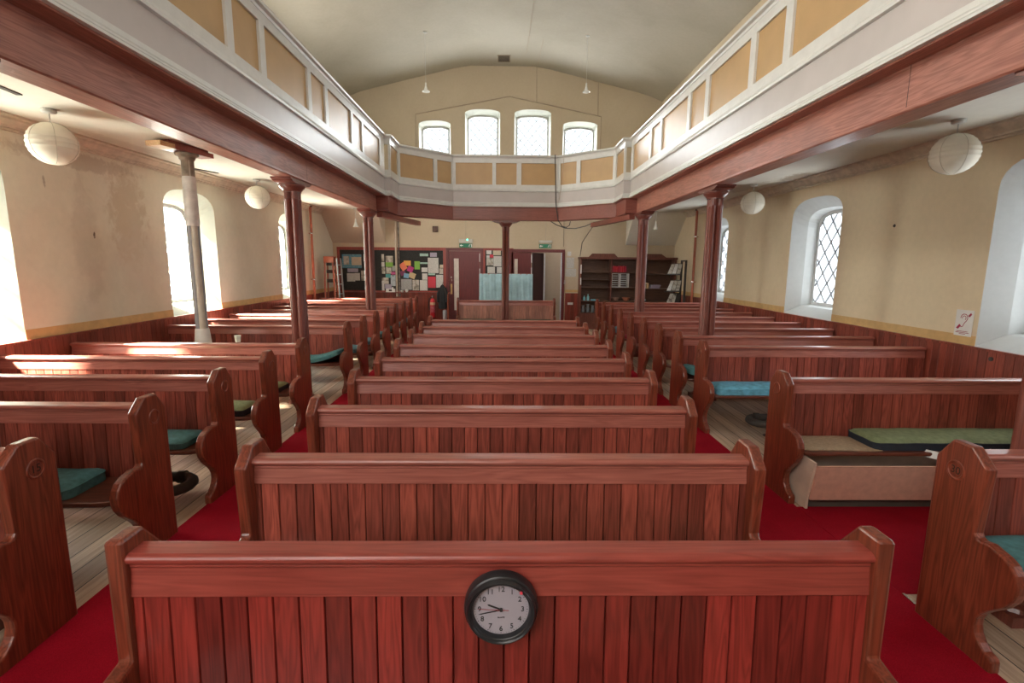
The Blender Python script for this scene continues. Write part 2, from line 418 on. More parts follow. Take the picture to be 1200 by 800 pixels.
WIN = {-1: [4.63, 8.33, 12.15], 1: [0.9, 4.55, 8.255, 12.1]}
wn_i = [0]
for sd, nm, M in ((-1, 'wall_left', M_wallL), (1, 'wall_right', M_wallR)):
    mb = MB(); X = sd*XW
    holes = [arch(c, 0.66, 1.06, 2.66, 3.0) for c in WIN[sd]]
    mb.holed([(-3.2,0), (17.1,0), (17.1,7.2), (-3.2,7.2)], holes, 'x', X)
    mb.mat(1)
    for c in WIN[sd]:
        L0 = arch(c, 0.66, 1.06, 2.66, 3.0); L1 = arch(c, 0.545, 1.2, 2.56, 2.84); L2 = arch(c, 0.5, 1.23, 2.53, 2.79)
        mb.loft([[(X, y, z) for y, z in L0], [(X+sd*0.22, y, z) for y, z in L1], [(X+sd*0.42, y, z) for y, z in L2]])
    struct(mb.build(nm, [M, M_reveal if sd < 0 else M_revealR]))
    for c in WIN[sd]:
        wn_i[0] += 1
        fr = MB(); A = arch(c, 0.51, 1.22, 2.53, 2.80); B = arch(c, 0.455, 1.275, 2.5, 2.745)
        xf, xb = X+sd*0.38, X+sd*0.43
        fr.loft([[(xf, y, z) for y, z in A], [(xf, y, z) for y, z in B], [(xb, y, z) for y, z in B], [(xb, y, z) for y, z in A]])
        w = struct(fr.build('window_%d' % wn_i[0], M_wframe))
        g = MB(); g.holed(B, [], 'x', X+sd*0.415); g.build('pane', M_glass, w)
        ld = MB(); lattice(ld, c, 0.46, 1.27, 2.5, 2.75, 0.27, 0.34, 0.007 if sd < 0 else 0.026, X+sd*0.385, X+sd*0.41, 'x'); ld.build('leading', M_leadL if sd < 0 else M_lead, w)  # left bars also thinned so the glare seems to swallow them

# far gable wall with its four windows above the gallery
UP = [(-2.275, 0.51, 6.42), (-0.73, 0.565, 6.78), (0.886, 0.59, 6.79), (2.425, 0.555, 6.44)]
PROF = [(-5.05,7.1), (-4.7,7.24), (-4.2,7.38), (-1.6,8.0), (-1.1,8.08), (0.9,8.08), (1.4,8.0), (4.2,7.36), (4.7,7.22), (5.05,7.08)]
mb = MB()
mb.holed([(-5.05,0), (5.05,0)] + PROF[::-1], [arch(c, hw, 4.9, zt-0.13, zt, p=2.3) for c, hw, zt in UP], 'y', 17.0)
mb.mat(1)
for c, hw, zt in UP:
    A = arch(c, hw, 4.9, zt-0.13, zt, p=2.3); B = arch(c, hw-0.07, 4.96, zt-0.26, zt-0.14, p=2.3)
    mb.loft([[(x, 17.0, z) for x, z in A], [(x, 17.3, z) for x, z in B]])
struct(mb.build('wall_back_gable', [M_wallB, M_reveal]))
for c, hw, zt in UP:
    wn_i[0] += 1
    A = arch(c, hw-0.06, 4.95, zt-0.26, zt-0.13, p=2.3); B = arch(c, hw-0.11, 5.0, zt-0.29, zt-0.18, p=2.3)
    fr = MB(); fr.loft([[(x, 17.26, z) for x, z in A], [(x, 17.26, z) for x, z in B], [(x, 17.31, z) for x, z in B], [(x, 17.31, z) for x, z in A]])
    w = struct(fr.build('window_%d' % wn_i[0], M_wframe))
    g = MB(); g.holed(B, [], 'y', 17.295); g.build('pane', M_glass, w)
    ld = MB(); lattice(ld, c, hw-0.11, 5.0, zt-0.29, zt-0.18, 0.26, 0.3, 0.016, 17.27, 17.285, 'y', p=2.3); ld.build('leading', M_lead, w)

# partition under the gallery, with the open doorway
DX0, DX1, DZ = 0.20, 1.70, 2.23
mb = MB()
mb.holed([(-5.05,0), (DX0,0), (DX0,DZ), (DX1,DZ), (DX1,0), (5.05,0), (5.05,3.4), (-5.05,3.4)], [], 'y', 15.0)
mb.mat(0)
mb.box(DX0-0.001, DX0, 15.0, 15.2, 0, DZ); mb.box(DX1, DX1+0.001, 15.0, 15.2, 0, DZ); mb.box(DX0, DX1, 15.0, 15.2, DZ, DZ+0.001)
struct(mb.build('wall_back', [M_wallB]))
mb = MB(); mb.holed([(-5.05,0), (5.05,0), (5.05,8.1), (-5.05,8.1)], [], 'y', -3.2); struct(mb.build('wall_front', M_wallB))
mb = MB(); mb.box(-5.6,5.6,-3.3,17.4,-0.06,0.0); struct(mb.build('floor', M_floor))
mb = MB()
mb.loft([[(x, -3.2, z) for x, z in PROF], [(x, 17.0, z) for x, z in PROF]], closed=False)
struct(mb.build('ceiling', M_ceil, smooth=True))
mb = MB()
mb.box(-5.05,-2.6,-3.2,17.0,3.33,3.42); mb.box(2.7,5.05,-3.2,17.0,3.33,3.42); mb.box(-2.6,2.7,12.5,17.0,3.33,3.42)
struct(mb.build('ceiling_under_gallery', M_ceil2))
# sloping soffits in the two rear corners
for k, (x0, x1) in enumerate(((-5.05,-3.5), (3.58,5.05))):
    mb = MB(); mb.prism([(14.05,3.33), (15.0,2.46), (15.0,3.33)], 'x', x0, x1)
    struct(mb.build('ceiling_soffit', M_ceil2 if k else plaster('soffit_plaster', (0.62,0.52,0.42), (0.56,0.46,0.36))))

# wainscot, capping and ochre band: left, right, back
for sd, nm in ((-1,'trim_1'), (1,'trim_2')):
    mb = MB(); X = sd*XW
    W = 0.095
    n = int(20.2/W)
    for k in range(-33, n-33):
        y0 = k*W
        if y0+W > 15.0: break
        a, b = X - sd*0.0, X - sd*0.026
        mb.prism([(a,y0),(a,y0+W),(X-sd*0.02,y0+W),(b,y0+W-0.006),(b,y0+0.006),(X-sd*0.02,y0)], 'z', 0.0, 1.035)
    mb.box(min(X,X-sd*0.045), max(X,X-sd*0.045), -3.1, 15.0, 1.035, 1.06)
    struct(mb.build(nm, M_wains))
mb = MB()
for sd in (-1, 1):
    X = sd*XW; ys = [-3.1] + [v for c in WIN[sd] for v in (c-0.66, c+0.66)] + [15.0]
    for a, b in zip(ys[::2], ys[1::2]):
        mb.box(min(X,X-sd*0.004), max(X,X-sd*0.004), a, b, 1.06, 1.165)
mb.box(1.82, 2.25, 14.992, 15.0, 1.06, 1.13)
struct(mb.build('trim_3', M_ochre))
mb = MB()
for x0, x1 in ((-5.0,-1.72), (1.82,2.25)):
    k = math.floor(x0/0.095)
    while k*0.095 < x1:
        a, b = max(x0, k*0.095), min(x1, (k+1)*0.095)
        if b-a > 0.015: mb.prism([(a,15.0),(a,14.98),(a+0.005,14.974),(b-0.005,14.974),(b,14.98),(b,15.0)], 'z', 0, 1.0)
        k += 1
    mb.box(x0, x1, 14.86 if x0 < 0 else 14.96, 15.0, 1.0, 1.03)
struct(mb.build('trim_4', M_wainsx))
for sd, nm in ((-1,'trim_5'), (1,'trim_6')):      # cornice under the gallery ceiling
    X = sd*XW; mb = MB()
    pr = [(0,3.33),(0.15,3.33),(0.15,3.31),(0.11,3.30),(0.10,3.28),(0.05,3.235),(0.045,3.215),(0.02,3.21),(0.02,3.19),(0,3.185)]
    mb.loft([[(X-sd*p, y, z) for p, z in pr] for y in (-3.1, 14.1)])
    struct(mb.build(nm, M_cornice))

# carpet runners in the aisles and the empty pew bay on the right
def carpet(x0, x1, y0, y1, label):
    mb = MB(); mb.box(x0, x1, y0, y1, 0.0, 0.009)
    return tag(mb.build('carpet_runner', M_carpet, bevel=0.003), label, 'carpet', 'red carpets on the floor')
carpet(-2.335, -1.255, -1.5, 14.8, 'red carpet runner along the aisle left of the centre pews')
carpet(1.258, 2.334, -1.5, 14.5, 'red carpet runner along the aisle right of the centre pews')
carpet(2.337, 3.62, 2.63, 3.685, 'red carpet piece in front of the tan board box')
mb = MB(); mb.box(2.336, 2.352, 2.52, 2.625, 0.0, 0.012)
tag(mb.build('carpet_threshold', M_chrome), 'pale metal edging strip beside the numbered right-hand pew end', 'strip')

# ------------------------------------------------------------------ the gallery
def sweep(mb, prof, path):
    """closed profile [(n,z)] along a plan path; n is measured away from the nave"""
    loops = []
    P = [Vector((x, y)) for x, y in path]
    for i, p in enumerate(P):
        d0 = (P[i]-P[i-1]).normalized() if i else None
        d1 = (P[i+1]-P[i]).normalized() if i < len(P)-1 else None
        n0 = Vector((-d0.y, d0.x)) if d0 else None
        n1 = Vector((-d1.y, d1.x)) if d1 else None
        if n0 is None: mvec = n1
        elif n1 is None: mvec = n0
        else:
            s = (n0+n1); mvec = s/(1+n0.dot(n1))
        loops.append([(p.x+mvec.x*n, p.y+mvec.y*n, z) for n, z in prof])
    n = len(prof); mb.loft(loops)
    b = len(mb.v)-n*len(loops)
    mb.f.append(tuple(range(b, b+n))[::-1]); mb.m.append(mb.mi)
    mb.f.append(tuple(range(b+n*(len(loops)-1), b+n*len(loops)))); mb.m.append(mb.mi)
PATH = [(-2.46,-3.15), (-2.46,10.6), (-2.34,10.6), (-2.34,11.4), (-1.24,12.42), (1.29,12.42), (2.45,11.45), (2.45,10.62), (2.59,10.62), (2.59,-3.15)]
BPATH = [(-2.62,-3.15), (-2.62,10.53), (-2.38,10.53), (-2.38,11.42), (-1.26,12.45), (1.31,12.45), (2.49,11.47), (2.49,10.55), (2.72,10.55), (2.72,-3.15)]
GAL = thing('gallery', 'horseshoe gallery with white and ochre panelled front on a red wood beam', 'gallery')
def gpart(name, prof, M, path=PATH):
    mb = MB(); sweep(mb, prof, path); return mb.build(name, M, GAL)
bm_ = MB()
bprof = [(0,2.965),(-0.012,2.96),(-0.014,2.94),(-0.004,2.93),(0.2,2.93),(0.2,3.235),(0,3.235)]
for a, b in ((0,2),(7,10)):
    sweep(bm_, bprof, BPATH[a:b] if a == 0 else BPATH[8:10])
bm_.build('beam', M_beam, GAL)
bx_ = MB(); sweep(bx_, bprof, BPATH[1:9]); bx_.build('beam', M_beamx, GAL)
sf_ = MB(); sweep(sf_, [(-0.002,3.236),(0.42,3.236),(0.42,3.25),(-0.002,3.25)], PATH); sf_.build('soffit_board', M_beam, GAL)
for y in (2.35, 6.9):
    mb = MB(); mb.box(-2.622,-2.6195,y,y+0.006,2.965,3.235); mb.build('beam_joint', M_darkwood, GAL)
for y in (3.55,):
    mb = MB(); mb.box(2.7195,2.722,y,y+0.006,2.965,3.235); mb.build('beam_joint', M_darkwood, GAL)
gpart('base_cornice', [(-0.04,3.25),(-0.04,3.268),(-0.028,3.272),(-0.034,3.278),(-0.034,3.29),(-0.012,3.30),(-0.018,3.31),(-0.018,3.345),(0,3.35),(0.04,3.35),(0.04,3.25)], M_white)
gpart('fascia', [(0,3.345),(0,3.602),(0.04,3.602),(0.04,3.345)], M_fascia)
gpart('middle_rail', [(-0.004,3.60),(-0.03,3.605),(-0.034,3.63),(-0.02,3.645),(-0.014,3.67),(-0.014,3.76),(0.05,3.76),(0.05,3.60)], M_white)
gpart('top_rail', [(-0.014,4.26),(-0.014,4.36),(0.05,4.36),(0.05,4.26)], M_white)
gpart('cap_rail', [(-0.02,4.36),(-0.03,4.385),(-0.065,4.395),(-0.07,4.42),(-0.05,4.437),(0.12,4.437),(0.12,4.36)], M_white)
def run_panels(a, b, stiles, end0, end1):
    """stiles: list of (s0,s1) along a->b; panels fill between"""
    A = Vector((*a, 0)); B = Vector((*b, 0)); L = (B-A).length; d = (B-A)/L; nrm = Vector((-d.y, d.x, 0))
    def slab(s0, s1, n0, n1, z0, z1):
        q = [A+d*s0+nrm*n0, A+d*s1+nrm*n0, A+d*s1+nrm*n1, A+d*s0+nrm*n1]
        mb = MB(); mb.add([(p.x,p.y,z0) for p in q]+[(p.x,p.y,z1) for p in q], [(0,3,2,1),(4,5,6,7),(0,1,5,4),(1,2,6,5),(2,3,7,6),(3,0,4,7)]); return mb
    edges = [end0] + [v for s in stiles for v in s] + [end1 if end1 is not None else L]
    for s0, s1 in stiles: slab(s0, s1, -0.014, 0.03, 3.76, 4.26).build('stile', M_white, GAL)
    for s0, s1 in zip(edges[::2], edges[1::2]):
        if s1-s0 > 0.02: slab(s0-0.01, s1+0.01, 0.012, 0.03, 3.75, 4.27).build('panel', M_panel, GAL)
Y0 = -3.15
def sty(cs, w=0.115, o=Y0): return [(c-w/2-o, c+w/2-o) for c in cs]
cl = [1.22, 1.84, 3.04, 3.66, 4.84, 5.46, 6.69, 7.30, 8.46, 9.07]
run_panels(PATH[0], PATH[1], sty(cl) + [(10.23-Y0, 10.6-Y0)], 2.0, 10.6-Y0)
sl = [(0,0.05),(0.74,0.8)]
run_panels(PATH[2], PATH[3], sl, 0.05, 0.8)
LD = (Vector(PATH[4])-Vector(PATH[3])).length
run_panels(PATH[3], PATH[4], [(0,0.05),(0.62*LD,0.69*LD),(0.965*LD,LD)], 0.05, LD)
LC = 2.53
run_panels(PATH[4], PATH[5], [(0,0.06),(0.37*LC,0.405*LC),(0.60*LC,0.645*LC),(0.975*LC,LC)], 0.06, LC)
LD2 = (Vector(PATH[6])-Vector(PATH[5])).length
run_panels(PATH[5], PATH[6], [(0,0.05),(0.33*LD2,0.40*LD2),(0.955*LD2,LD2)], 0.05, LD2)
run_panels(PATH[6], PATH[7], [(0,0.06),(0.78,0.83)], 0.06, 0.83)
cr = [10.55, 9.27, 8.68, 7.40, 6.76, 5.57, 4.90, 3.70, 3.05, 1.85, 1.2]
run_panels(PATH[8], PATH[9], [(10.62-c-0.06, 10.62-c+0.06) for c in cr], 0.02, 11.0)

# joists running back from the corner columns
for sx, lab in ((-1,'red joist running back from the left corner column'), (1,'red joist running back from the right corner column')):
    a = (sx*2.60+0.03, 10.55, 2.872); b = (sx*2.2+0.03, 12.9, 2.872)
    mb = MB(); mb.obox(a, b, 0.12, 0.105); tag(mb.build('gallery_joist', M_beamx), lab, 'joist')

def column(x, y, label, rz=0.0, top=2.93):
    t = thing('gallery_column', label, 'column', (x, y, 0), rz, 'clustered red columns carrying the gallery')
    for k in range(4):
        a = PI/4+k*PI/2; cx, cy = 0.062*math.cos(a), 0.062*math.sin(a)
        mb = MB(); mb.lathe([(0.058,0.1),(0.05,0.16),(0.048,1.4),(0.045,top-0.26),(0.05,top-0.25),(0.05,top-0.235),(0.045,top-0.23),(0.045,top-0.12)], (cx,cy,0), n=16)
        mb.build('shaft', M_col, t, smooth=True)
    mb = MB(); mb.lathe([(0.112,top-0.15),(0.112,top-0.135),(0.12,top-0.13),(0.132,top-0.11),(0.155,top-0.09),(0.158,top-0.075),(0.165,top-0.07),(0.165,top-0.05)], (0,0,0), n=24)
    mb.build('capital', M_col, t, smooth=True)
    mb = MB(); mb.box(-0.15,0.15,-0.15,0.15,0,0.06); mb.lathe([(0.15,0.06),(0.14,0.08),(0.11,0.1),(0.105,0.12)], (0,0,0), n=20); mb.build('base', M_col, t)
    mb = MB()
    pr = [(-0.33,top),(-0.33,top-0.018),(-0.30,top-0.022),(-0.27,top-0.04),(-0.24,top-0.045),(-0.2,top-0.052),(0.2,top-0.052),(0.24,top-0.045),(0.27,top-0.04),(0.30,top-0.022),(0.33,top-0.018),(0.33,top)]
    mb.prism(pr, 'x', -0.125, 0.125); mb.build('bracket', M_col, t)
    return t
column(-2.75, 6.72, 'clustered red column on the left, beside the gap in the left pews')
column(2.86, 6.96, 'clustered red column among the right-hand pews')
column(-2.74, 10.3, 'clustered red column in front of the noticeboard')
column(2.80, 10.3, 'clustered red column in front of the bookcase')
column(0.025, 12.56, 'clustered red column in the middle, in front of the pale blue cloth', PI/2)
column(-2.75, 2.5, 'red column just outside the frame, its bracket showing at the top left corner')
column(2.86, 2.5, 'red column just outside the frame, its bracket showing at the top right edge')

# stripped prop column
t = thing('prop_column', 'stripped grey and white column with a timber plate at its head, left window', 'column', (-4.0, 6.62, 0))
mb = MB()
for k in range(4):
    a = k*PI/2+PI/4; mb.mat(k % 2); mb.lathe([(0.04,0.0),(0.037,2.6),(0.036,3.2)], (0.036*math.cos(a),0.036*math.sin(a),0), n=14)
mb.build('shaft', [plain('stripped_grey', (0.27,0.28,0.3), 0.5), plain('stripped_pale', (0.5,0.47,0.4), 0.6)], t, smooth=True)
mb = MB(); mb.lathe([(0.074,2.34),(0.08,2.38),(0.078,2.93),(0.074,2.95)], (0,0,0), n=20); mb.build('wrap', plain('pale_wrap', (0.62,0.6,0.57), 0.6, var=0.1), t, smooth=True)
mb = MB(); mb.lathe([(0.072,2.95),(0.072,3.14),(0.09,3.16),(0.092,3.18),(0.13,3.2),(0.135,3.225)], (0,0,0), n=20); mb.build('capital', plain('stripped_brown', (0.25,0.2,0.15), 0.6, var=0.25), t, smooth=True)
mb = MB(); mb.lathe([(0.1,0.0),(0.1,0.85),(0.085,1.0),(0.078,1.02)], (0,0,0), n=16); mb.build('base', plain('white_plaster_foot', (0.66,0.65,0.63), 0.8), t, smooth=True)
mb = MB(); mb.obox((-0.13,-0.42,3.265), (-0.09,-0.21,3.265), 0.2, 0.055)
mb.build('plate', M_pine, t)
mb = MB(); mb.obox((-0.09,-0.205,3.265), (0.05,0.36,3.265), 0.2, 0.055); mb.obox((-0.08,-0.3,3.311), (0.04,0.3,3.311), 0.14, 0.034); mb.build('plate', M_frame, t)
# ------------------------------------------------------------------ pews
PEW0, SP = 1.553, 0.84
END = [(y-0.035, z) for y, z in [(0.125,0.0),(0.125,0.925),(0.045,1.035),(-0.065,1.035),(-0.155,0.95),(-0.14,0.66),(-0.138,0.622),(-0.148,0.604),(-0.168,0.60),(-0.185,0.604),(-0.205,0.607),(-0.235,0.600),
       (-0.285,0.588),(-0.325,0.568),(-0.352,0.535),(-0.368,0.49),(-0.366,0.45),(-0.352,0.405),(-0.322,0.358),(-0.285,0.32),(-0.25,0.285),(-0.222,0.25),(-0.207,0.215),
       (-0.205,0.18),(-0.215,0.145),(-0.238,0.112),(-0.268,0.088),(-0.30,0.078),(-0.31,0.06),(-0.31,0.0)]]
def end_mesh():
    mb = MB(); mb.prism(END, 'x', -0.0275, 0.0275); return mb.mesh('end_panel', M_end)
def roundel_mesh(num=None, face=-1):
    """turned number roundel on the aisle face (x = face*0.0275)"""
    mb = MB(); f = face
    mb.lathe([(0.052,0),(0.052,f*0.002),(0.046,f*0.005),(0.041,f*0.005),(0.037,f*0.0015)], (f*0.0275,0,0), 'x', 28)
    mb.mat(1); mb.lathe([(0.037,f*0.0012),(0.0,f*0.0012)], (f*0.0275,0,0), 'x', 28)
    if num:
        M = Matrix(((0,0,f,f*0.029),(f,0,0,0),(0,1,0,0),(0,0,0,1)))
        mb.mat(2); mb.text(num, 0.056, M)
    return mb.mesh('number_roundel', [M_end, M_numdisc, M_numink], smooth=False)
M_numdisc = wood('shaded_roundel_wood', (0.03,0.007,0.004), (0.1,0.022,0.011), 'Z')  # darker colour stands in for the shade of a sunken disc
M_numink = plain('roundel_ink', (0.012,0.008,0.006), 0.6)
RAIL = [(-0.115,0.857),(-0.103,0.932),(-0.108,0.936),(-0.106,0.946),(-0.112,0.949),(-0.122,0.957),(-0.124,0.968),(-0.118,0.978),(-0.106,0.983),(-0.038,0.985),(-0.030,0.978),(-0.030,0.955),(-0.052,0.948),(-0.066,0.857)]
def rail_mesh(x0, x1, dy=0.0, dz=0.0):
    mb = MB(); mb.prism([(p+dy, q+dz) for p, q in RAIL], 'x', x0, x1); return mb.mesh('top_rail', M_rail)
def back_mesh(x0, x1, zb=0.415, M=None, dy=0.0):
    mb = MB(); k = math.floor(x0/BW); pts = []
    while k*BW < x1:
        a, b = max(x0, k*BW), min(x1, (k+1)*BW)
        if b-a > 0.012:
            pts += [(a, -0.098), (a+0.0035, -0.106), (b-0.0045, -0.106), (b, -0.098)]
        k += 1
    # slope the boards slightly: build as strips
    n = len(pts); vs = [(p[0], p[1]-0.018, zb) for p in pts] + [(p[0], p[1], 0.862) for p in pts]
    mb.add(vs, [(i, i+1, n+i+1, n+i) for i in range(n-1)])
    mb.add([(x0,-0.09,zb),(x1,-0.09,zb),(x1,-0.078,0.86),(x0,-0.078,0.86)], [(0,3,2,1)])
    mb.v = [(p[0], p[1]+dy, p[2]) for p in mb.v]
    return mb.mesh('backrest', M or M_board)
def seat_mesh(x0, x1, c0, c1, dy=0.0):
    """c0/c1: rounded front corner at that end"""
    R = 0.11; pts = [(x0, -0.085+dy)]
    if c0: pts += [(x0, -0.38+R*0.7)] + [(x0+R-R*math.cos(a), -0.387+R*0.7-R*0.7*math.sin(a)) for a in (0.4,0.8,1.2,1.57)]
    else: pts += [(x0, -0.387)]
    if c1: pts += [(x1-R+R*math.cos(a), -0.387+R*0.7-R*0.7*math.sin(a)) for a in (1.57,1.2,0.8,0.4)] + [(x1, -0.38+R*0.7)]
    else: pts += [(x1, -0.387)]
    pts += [(x1, -0.085+dy)]
    mb = MB(); mb.prism(pts, 'z', 0.425, 0.456); return mb.mesh('seat', M_seat)
def support_mesh():
    mb = MB(); mb.prism([(-0.05,0.0),(-0.09,0.414),(-0.34,0.424),(-0.34,0.39),(-0.2,0.34),(-0.16,0.25),(-0.16,0.06),(-0.22,0.03),(-0.22,0.0)], 'x', -0.016, 0.016)
    return mb.mesh('seat_support', M_end)
END1 = [(0.09,0.0),(0.09,0.925),(0.0,1.036),(-0.095,1.036),(-0.102,1.026),(-0.104,0.62)] + END[7:]
ME_END = end_mesh(); ME_SUP = support_mesh()
def _e1():
    mb = MB(); mb.prism(END1, 'x', -0.0275, 0.0275); return mb.mesh('end_panel', M_end)
ME_END1 = _e1()
ME_RND = {f: roundel_mesh(None, f) for f in (-1, 1)}
ME_CACHE = {}
M_boardp = wood('lit_far_pew_board_wood', (0.3,0.11,0.08), (0.62,0.3,0.22), 'Z', ('X', BW, 0.0), rough=0.4, coat=0.1, figure=0.4, tone=(0.8, 1.2))  # paler copy of the board wood; light on the far pew is in its colour
def pew(x0, x1, yp, label, ends, group, seat_gap=None, face=None, num=None, sup=(), front=False):
    """x0..x1 outer faces; ends: which sides carry a shaped end panel"""
    cx = (x0+x1)/2; h = (x1-x0)/2
    t = thing('church_pew', label, 'pew', (cx, yp, 0), 0, group)
    i0 = -h+(0.05 if 'L' in ends else 0.0); i1 = h-(0.05 if 'R' in ends else 0.0)
    dy, dz = (0.0, -0.012) if ends == 'LR' else (0.115, -0.03)
    key = (round(h,3), ends)
    if key not in ME_CACHE:
        ME_CACHE[key] = (rail_mesh(i0, i1, dy, dz), back_mesh(i0, i1, dy=dy), seat_mesh(i0, i1, 'L' in ends, 'R' in ends, dy))
    r, b, s = ME_CACHE[key]
    link('top_rail', r, t, 0.003, 2)
    if seat_gap: b = back_mesh(i0, i1, 0.415, M_boardp)
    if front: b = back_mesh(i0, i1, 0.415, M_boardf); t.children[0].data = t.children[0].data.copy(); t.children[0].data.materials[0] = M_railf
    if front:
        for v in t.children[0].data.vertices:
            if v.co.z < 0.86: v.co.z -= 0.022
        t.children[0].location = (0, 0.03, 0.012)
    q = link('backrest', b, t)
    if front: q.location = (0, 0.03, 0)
    if seat_gap is None:
        q = link('seat', s, t, 0.011, 3)
    else:
        for a, c in ((i0, seat_gap[0]-cx), (seat_gap[1]-cx, i1)):
            link('seat', seat_mesh(a, c, a == i0, c == i1), t, 0.011, 3)
    for q in ends:
        e = link('end_panel', ME_END1 if front else ME_END, t, 0.011, 2); e.location = ((-h+0.0275) if q == 'L' else (h-0.0275), 0, 0)
        if face and ((face < 0 and q == 'L') or (face > 0 and q == 'R')):
            rd = link('number_roundel', roundel_mesh(num, face) if num else ME_RND[face], e); rd.location = (0, -0.03, 0.884)
    for sx in sup:
        q = link('seat_support', ME_SUP, t, 0.004); q.location = (sx-cx, 0, 0)
    return t
ORD = {1:'front',2:'second',3:'third',4:'fourth',5:'fifth',6:'sixth',7:'seventh',8:'eighth',9:'ninth',10:'tenth',11:'eleventh',12:'twelfth',13:'thirteenth'}
YP = lambda n: PEW0+SP*(n-1)
for n in range(1, 10):
    extra = {1:' with a round clock hung on its back', 2:' directly behind the clock pew'}.get(n, '')
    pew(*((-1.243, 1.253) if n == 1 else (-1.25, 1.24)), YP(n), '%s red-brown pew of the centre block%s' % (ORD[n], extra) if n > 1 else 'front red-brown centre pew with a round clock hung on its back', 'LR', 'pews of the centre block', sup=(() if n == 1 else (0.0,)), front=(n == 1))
pew(-1.20, 1.29, 12.72, 'lone pale-lit pew at the far end of the centre block, before the blue cloth', 'LR', 'pews of the centre block', seat_gap=(-0.17, 0.22), sup=(-0.6, 0.7))
LROW = [2,3,4,5,6,8,9,10,11,12,13,14,15]
Lnote = {2:'nearest left pew, end panel numbered 15', 3:'second left pew from the front, teal cushion at its aisle end', 4:'third left pew from the front, teal cushion near a black heating pipe',
 5:'fourth left pew from the front, green cushion by its end scroll', 6:'fifth left pew from the front, a paper cup standing on its rail', 8:'sixth left pew from the front, long curled teal cushion on its seat'}
for i, n in enumerate(LROW):
    lab = Lnote.get(n, '%s left pew from the front, in the rows behind the left column' % ORD[i+1])
    if n == 15: lab = 'last left pew, nearest the noticeboard'
    pew(-4.88 if n == 15 else -5.0, -2.30, YP(n), lab, 'R', 'pews along the left wall', face=1, num='15' if n == 2 else None, sup=(-4.86,) if n == 4 else (-3.6, -4.84))
RROW = [2,4,6,7,8,9,10,11,12,13,14]
Rnote = {2:'nearest right pew, end panel numbered 30, teal cushion on its seat', 4:'second right pew from the front, above the tan board box', 6:'third right pew from the front, bright blue cushion by its aisle end',
 7:'fourth right pew from the front, teal cushion beside the blue-cushioned pew', 8:'fifth right pew from the front, small beige mat on its seat'}
RP = {}
for i, n in enumerate(RROW):
    lab = Rnote.get(n, '%s right pew from the front, in the rows behind the right column' % ORD[i+1])
    if n == 14: lab = 'last right pew, in front of the bookcase'
    RP[n] = pew(2.29, 5.0, YP(n), lab, 'L', 'pews along the right wall', face=-1, num='30' if n == 2 else None, sup=(4.9,) if n == 6 else (4.1, 4.9))
pew(3.665, 5.0, YP(3), 'short pew at the right edge of the photo, just behind the pew numbered 30', 'L', 'pews along the right wall', sup=(4.9,))

# ------------------------------------------------------------------ cushions
from mathutils import noise as mnoise
def cushion(x0, x1, y, z, d, h, label, M, side=None, lift=None, group='seat cushions on the pews', name='seat_cushion', rot=0.0, piping=True, roundness=0.02, puff=0.01):
    """soft pad x0..x1, y centre, depth d, resting at z; lift(u)->extra z"""
    cx = (x0+x1)/2; L = x1-x0; nx = max(6, int(L/0.07)); ny = 6
    root = thing(name, label, 'cushion', (cx, y, z), rot, group)
    rng = random.random()*50
    def top(u, v):
        e = min(1, min(u, 1-u)*L/0.06)*min(1, min(v, 1-v)*d/0.06)
        return h*0.72 + (h*0.28+puff)*e**0.5 + 0.006*mnoise.noise(Vector((u*L*7+rng, v*d*7, rng)))
    def outline(u, v):
        # rounded plan corners
        X, Y = (u-0.5)*L, (v-0.5)*d; r = 0.05
        ax, ay = L/2-r, d/2-r
        if abs(X) > ax and abs(Y) > ay:
            dx, dy = abs(X)-ax, abs(Y)-ay; q = max(dx, dy)/max(1e-6, math.hypot(dx, dy))
            X = math.copysign(ax+dx*q, X); Y = math.copysign(ay+dy*q, Y)
        return X, Y
    us = [0, 0.02/L, 0.05/L] + [0.05/L+(1-0.1/L)*k/nx for k in range(1, nx)] + [1-0.05/L, 1-0.02/L, 1]
    vs_ = [0, 0.02/d, 0.05/d] + [0.05/d+(1-0.1/d)*k/ny for k in range(1, ny)] + [1-0.05/d, 1-0.02/d, 1]
    lf = lift or (lambda u: 0.0)
    V = []; F = []; m = []
    for layer in range(2):
        for u in us:
            for v in vs_:
                X, Y = outline(u, v)
                zz = top(u, v) if layer else 0.002
                V.append((X, Y, zz+lf(u)))
    nu, nv = len(us), len(vs_)
    I = lambda l, i, j: l*nu*nv+i*nv+j
    for i in range(nu-1):
        for j in range(nv-1):
            F.append((I(1,i,j), I(1,i+1,j), I(1,i+1,j+1), I(1,i,j+1))); m.append(0)
            F.append((I(0,i,j), I(0,i,j+1), I(0,i+1,j+1), I(0,i+1,j))); m.append(1)
    loop = [(i,0) for i in range(nu)] + [(nu-1,j) for j in range(1,nv)] + [(i,nv-1) for i in range(nu-2,-1,-1)] + [(0,j) for j in range(nv-2,0,-1)]
    for k in range(len(loop)):
        a, b = loop[k], loop[(k+1) % len(loop)]
        F.append((I(0,*a), I(0,*b), I(1,*b), I(1,*a))); m.append(1)
    mb = MB(); mb.v = V; mb.f = F; mb.m = m
    mb.build('pad', [M, side or M], root, smooth=True)
    if piping:
        pts = [Vector(V[I(1,*q)]) for q in loop] + [Vector(V[I(1,*loop[0])])]
        mb = MB(); mb.tube(pts, 0.0045, 5, cap=False); mb.build('piping', side or M, root, smooth=True)
    return root
ZS = 0.4565
M_dgreen = plain('dark_green_cloth', (0.07,0.085,0.05), 0.9, var=0.12, scale=25)
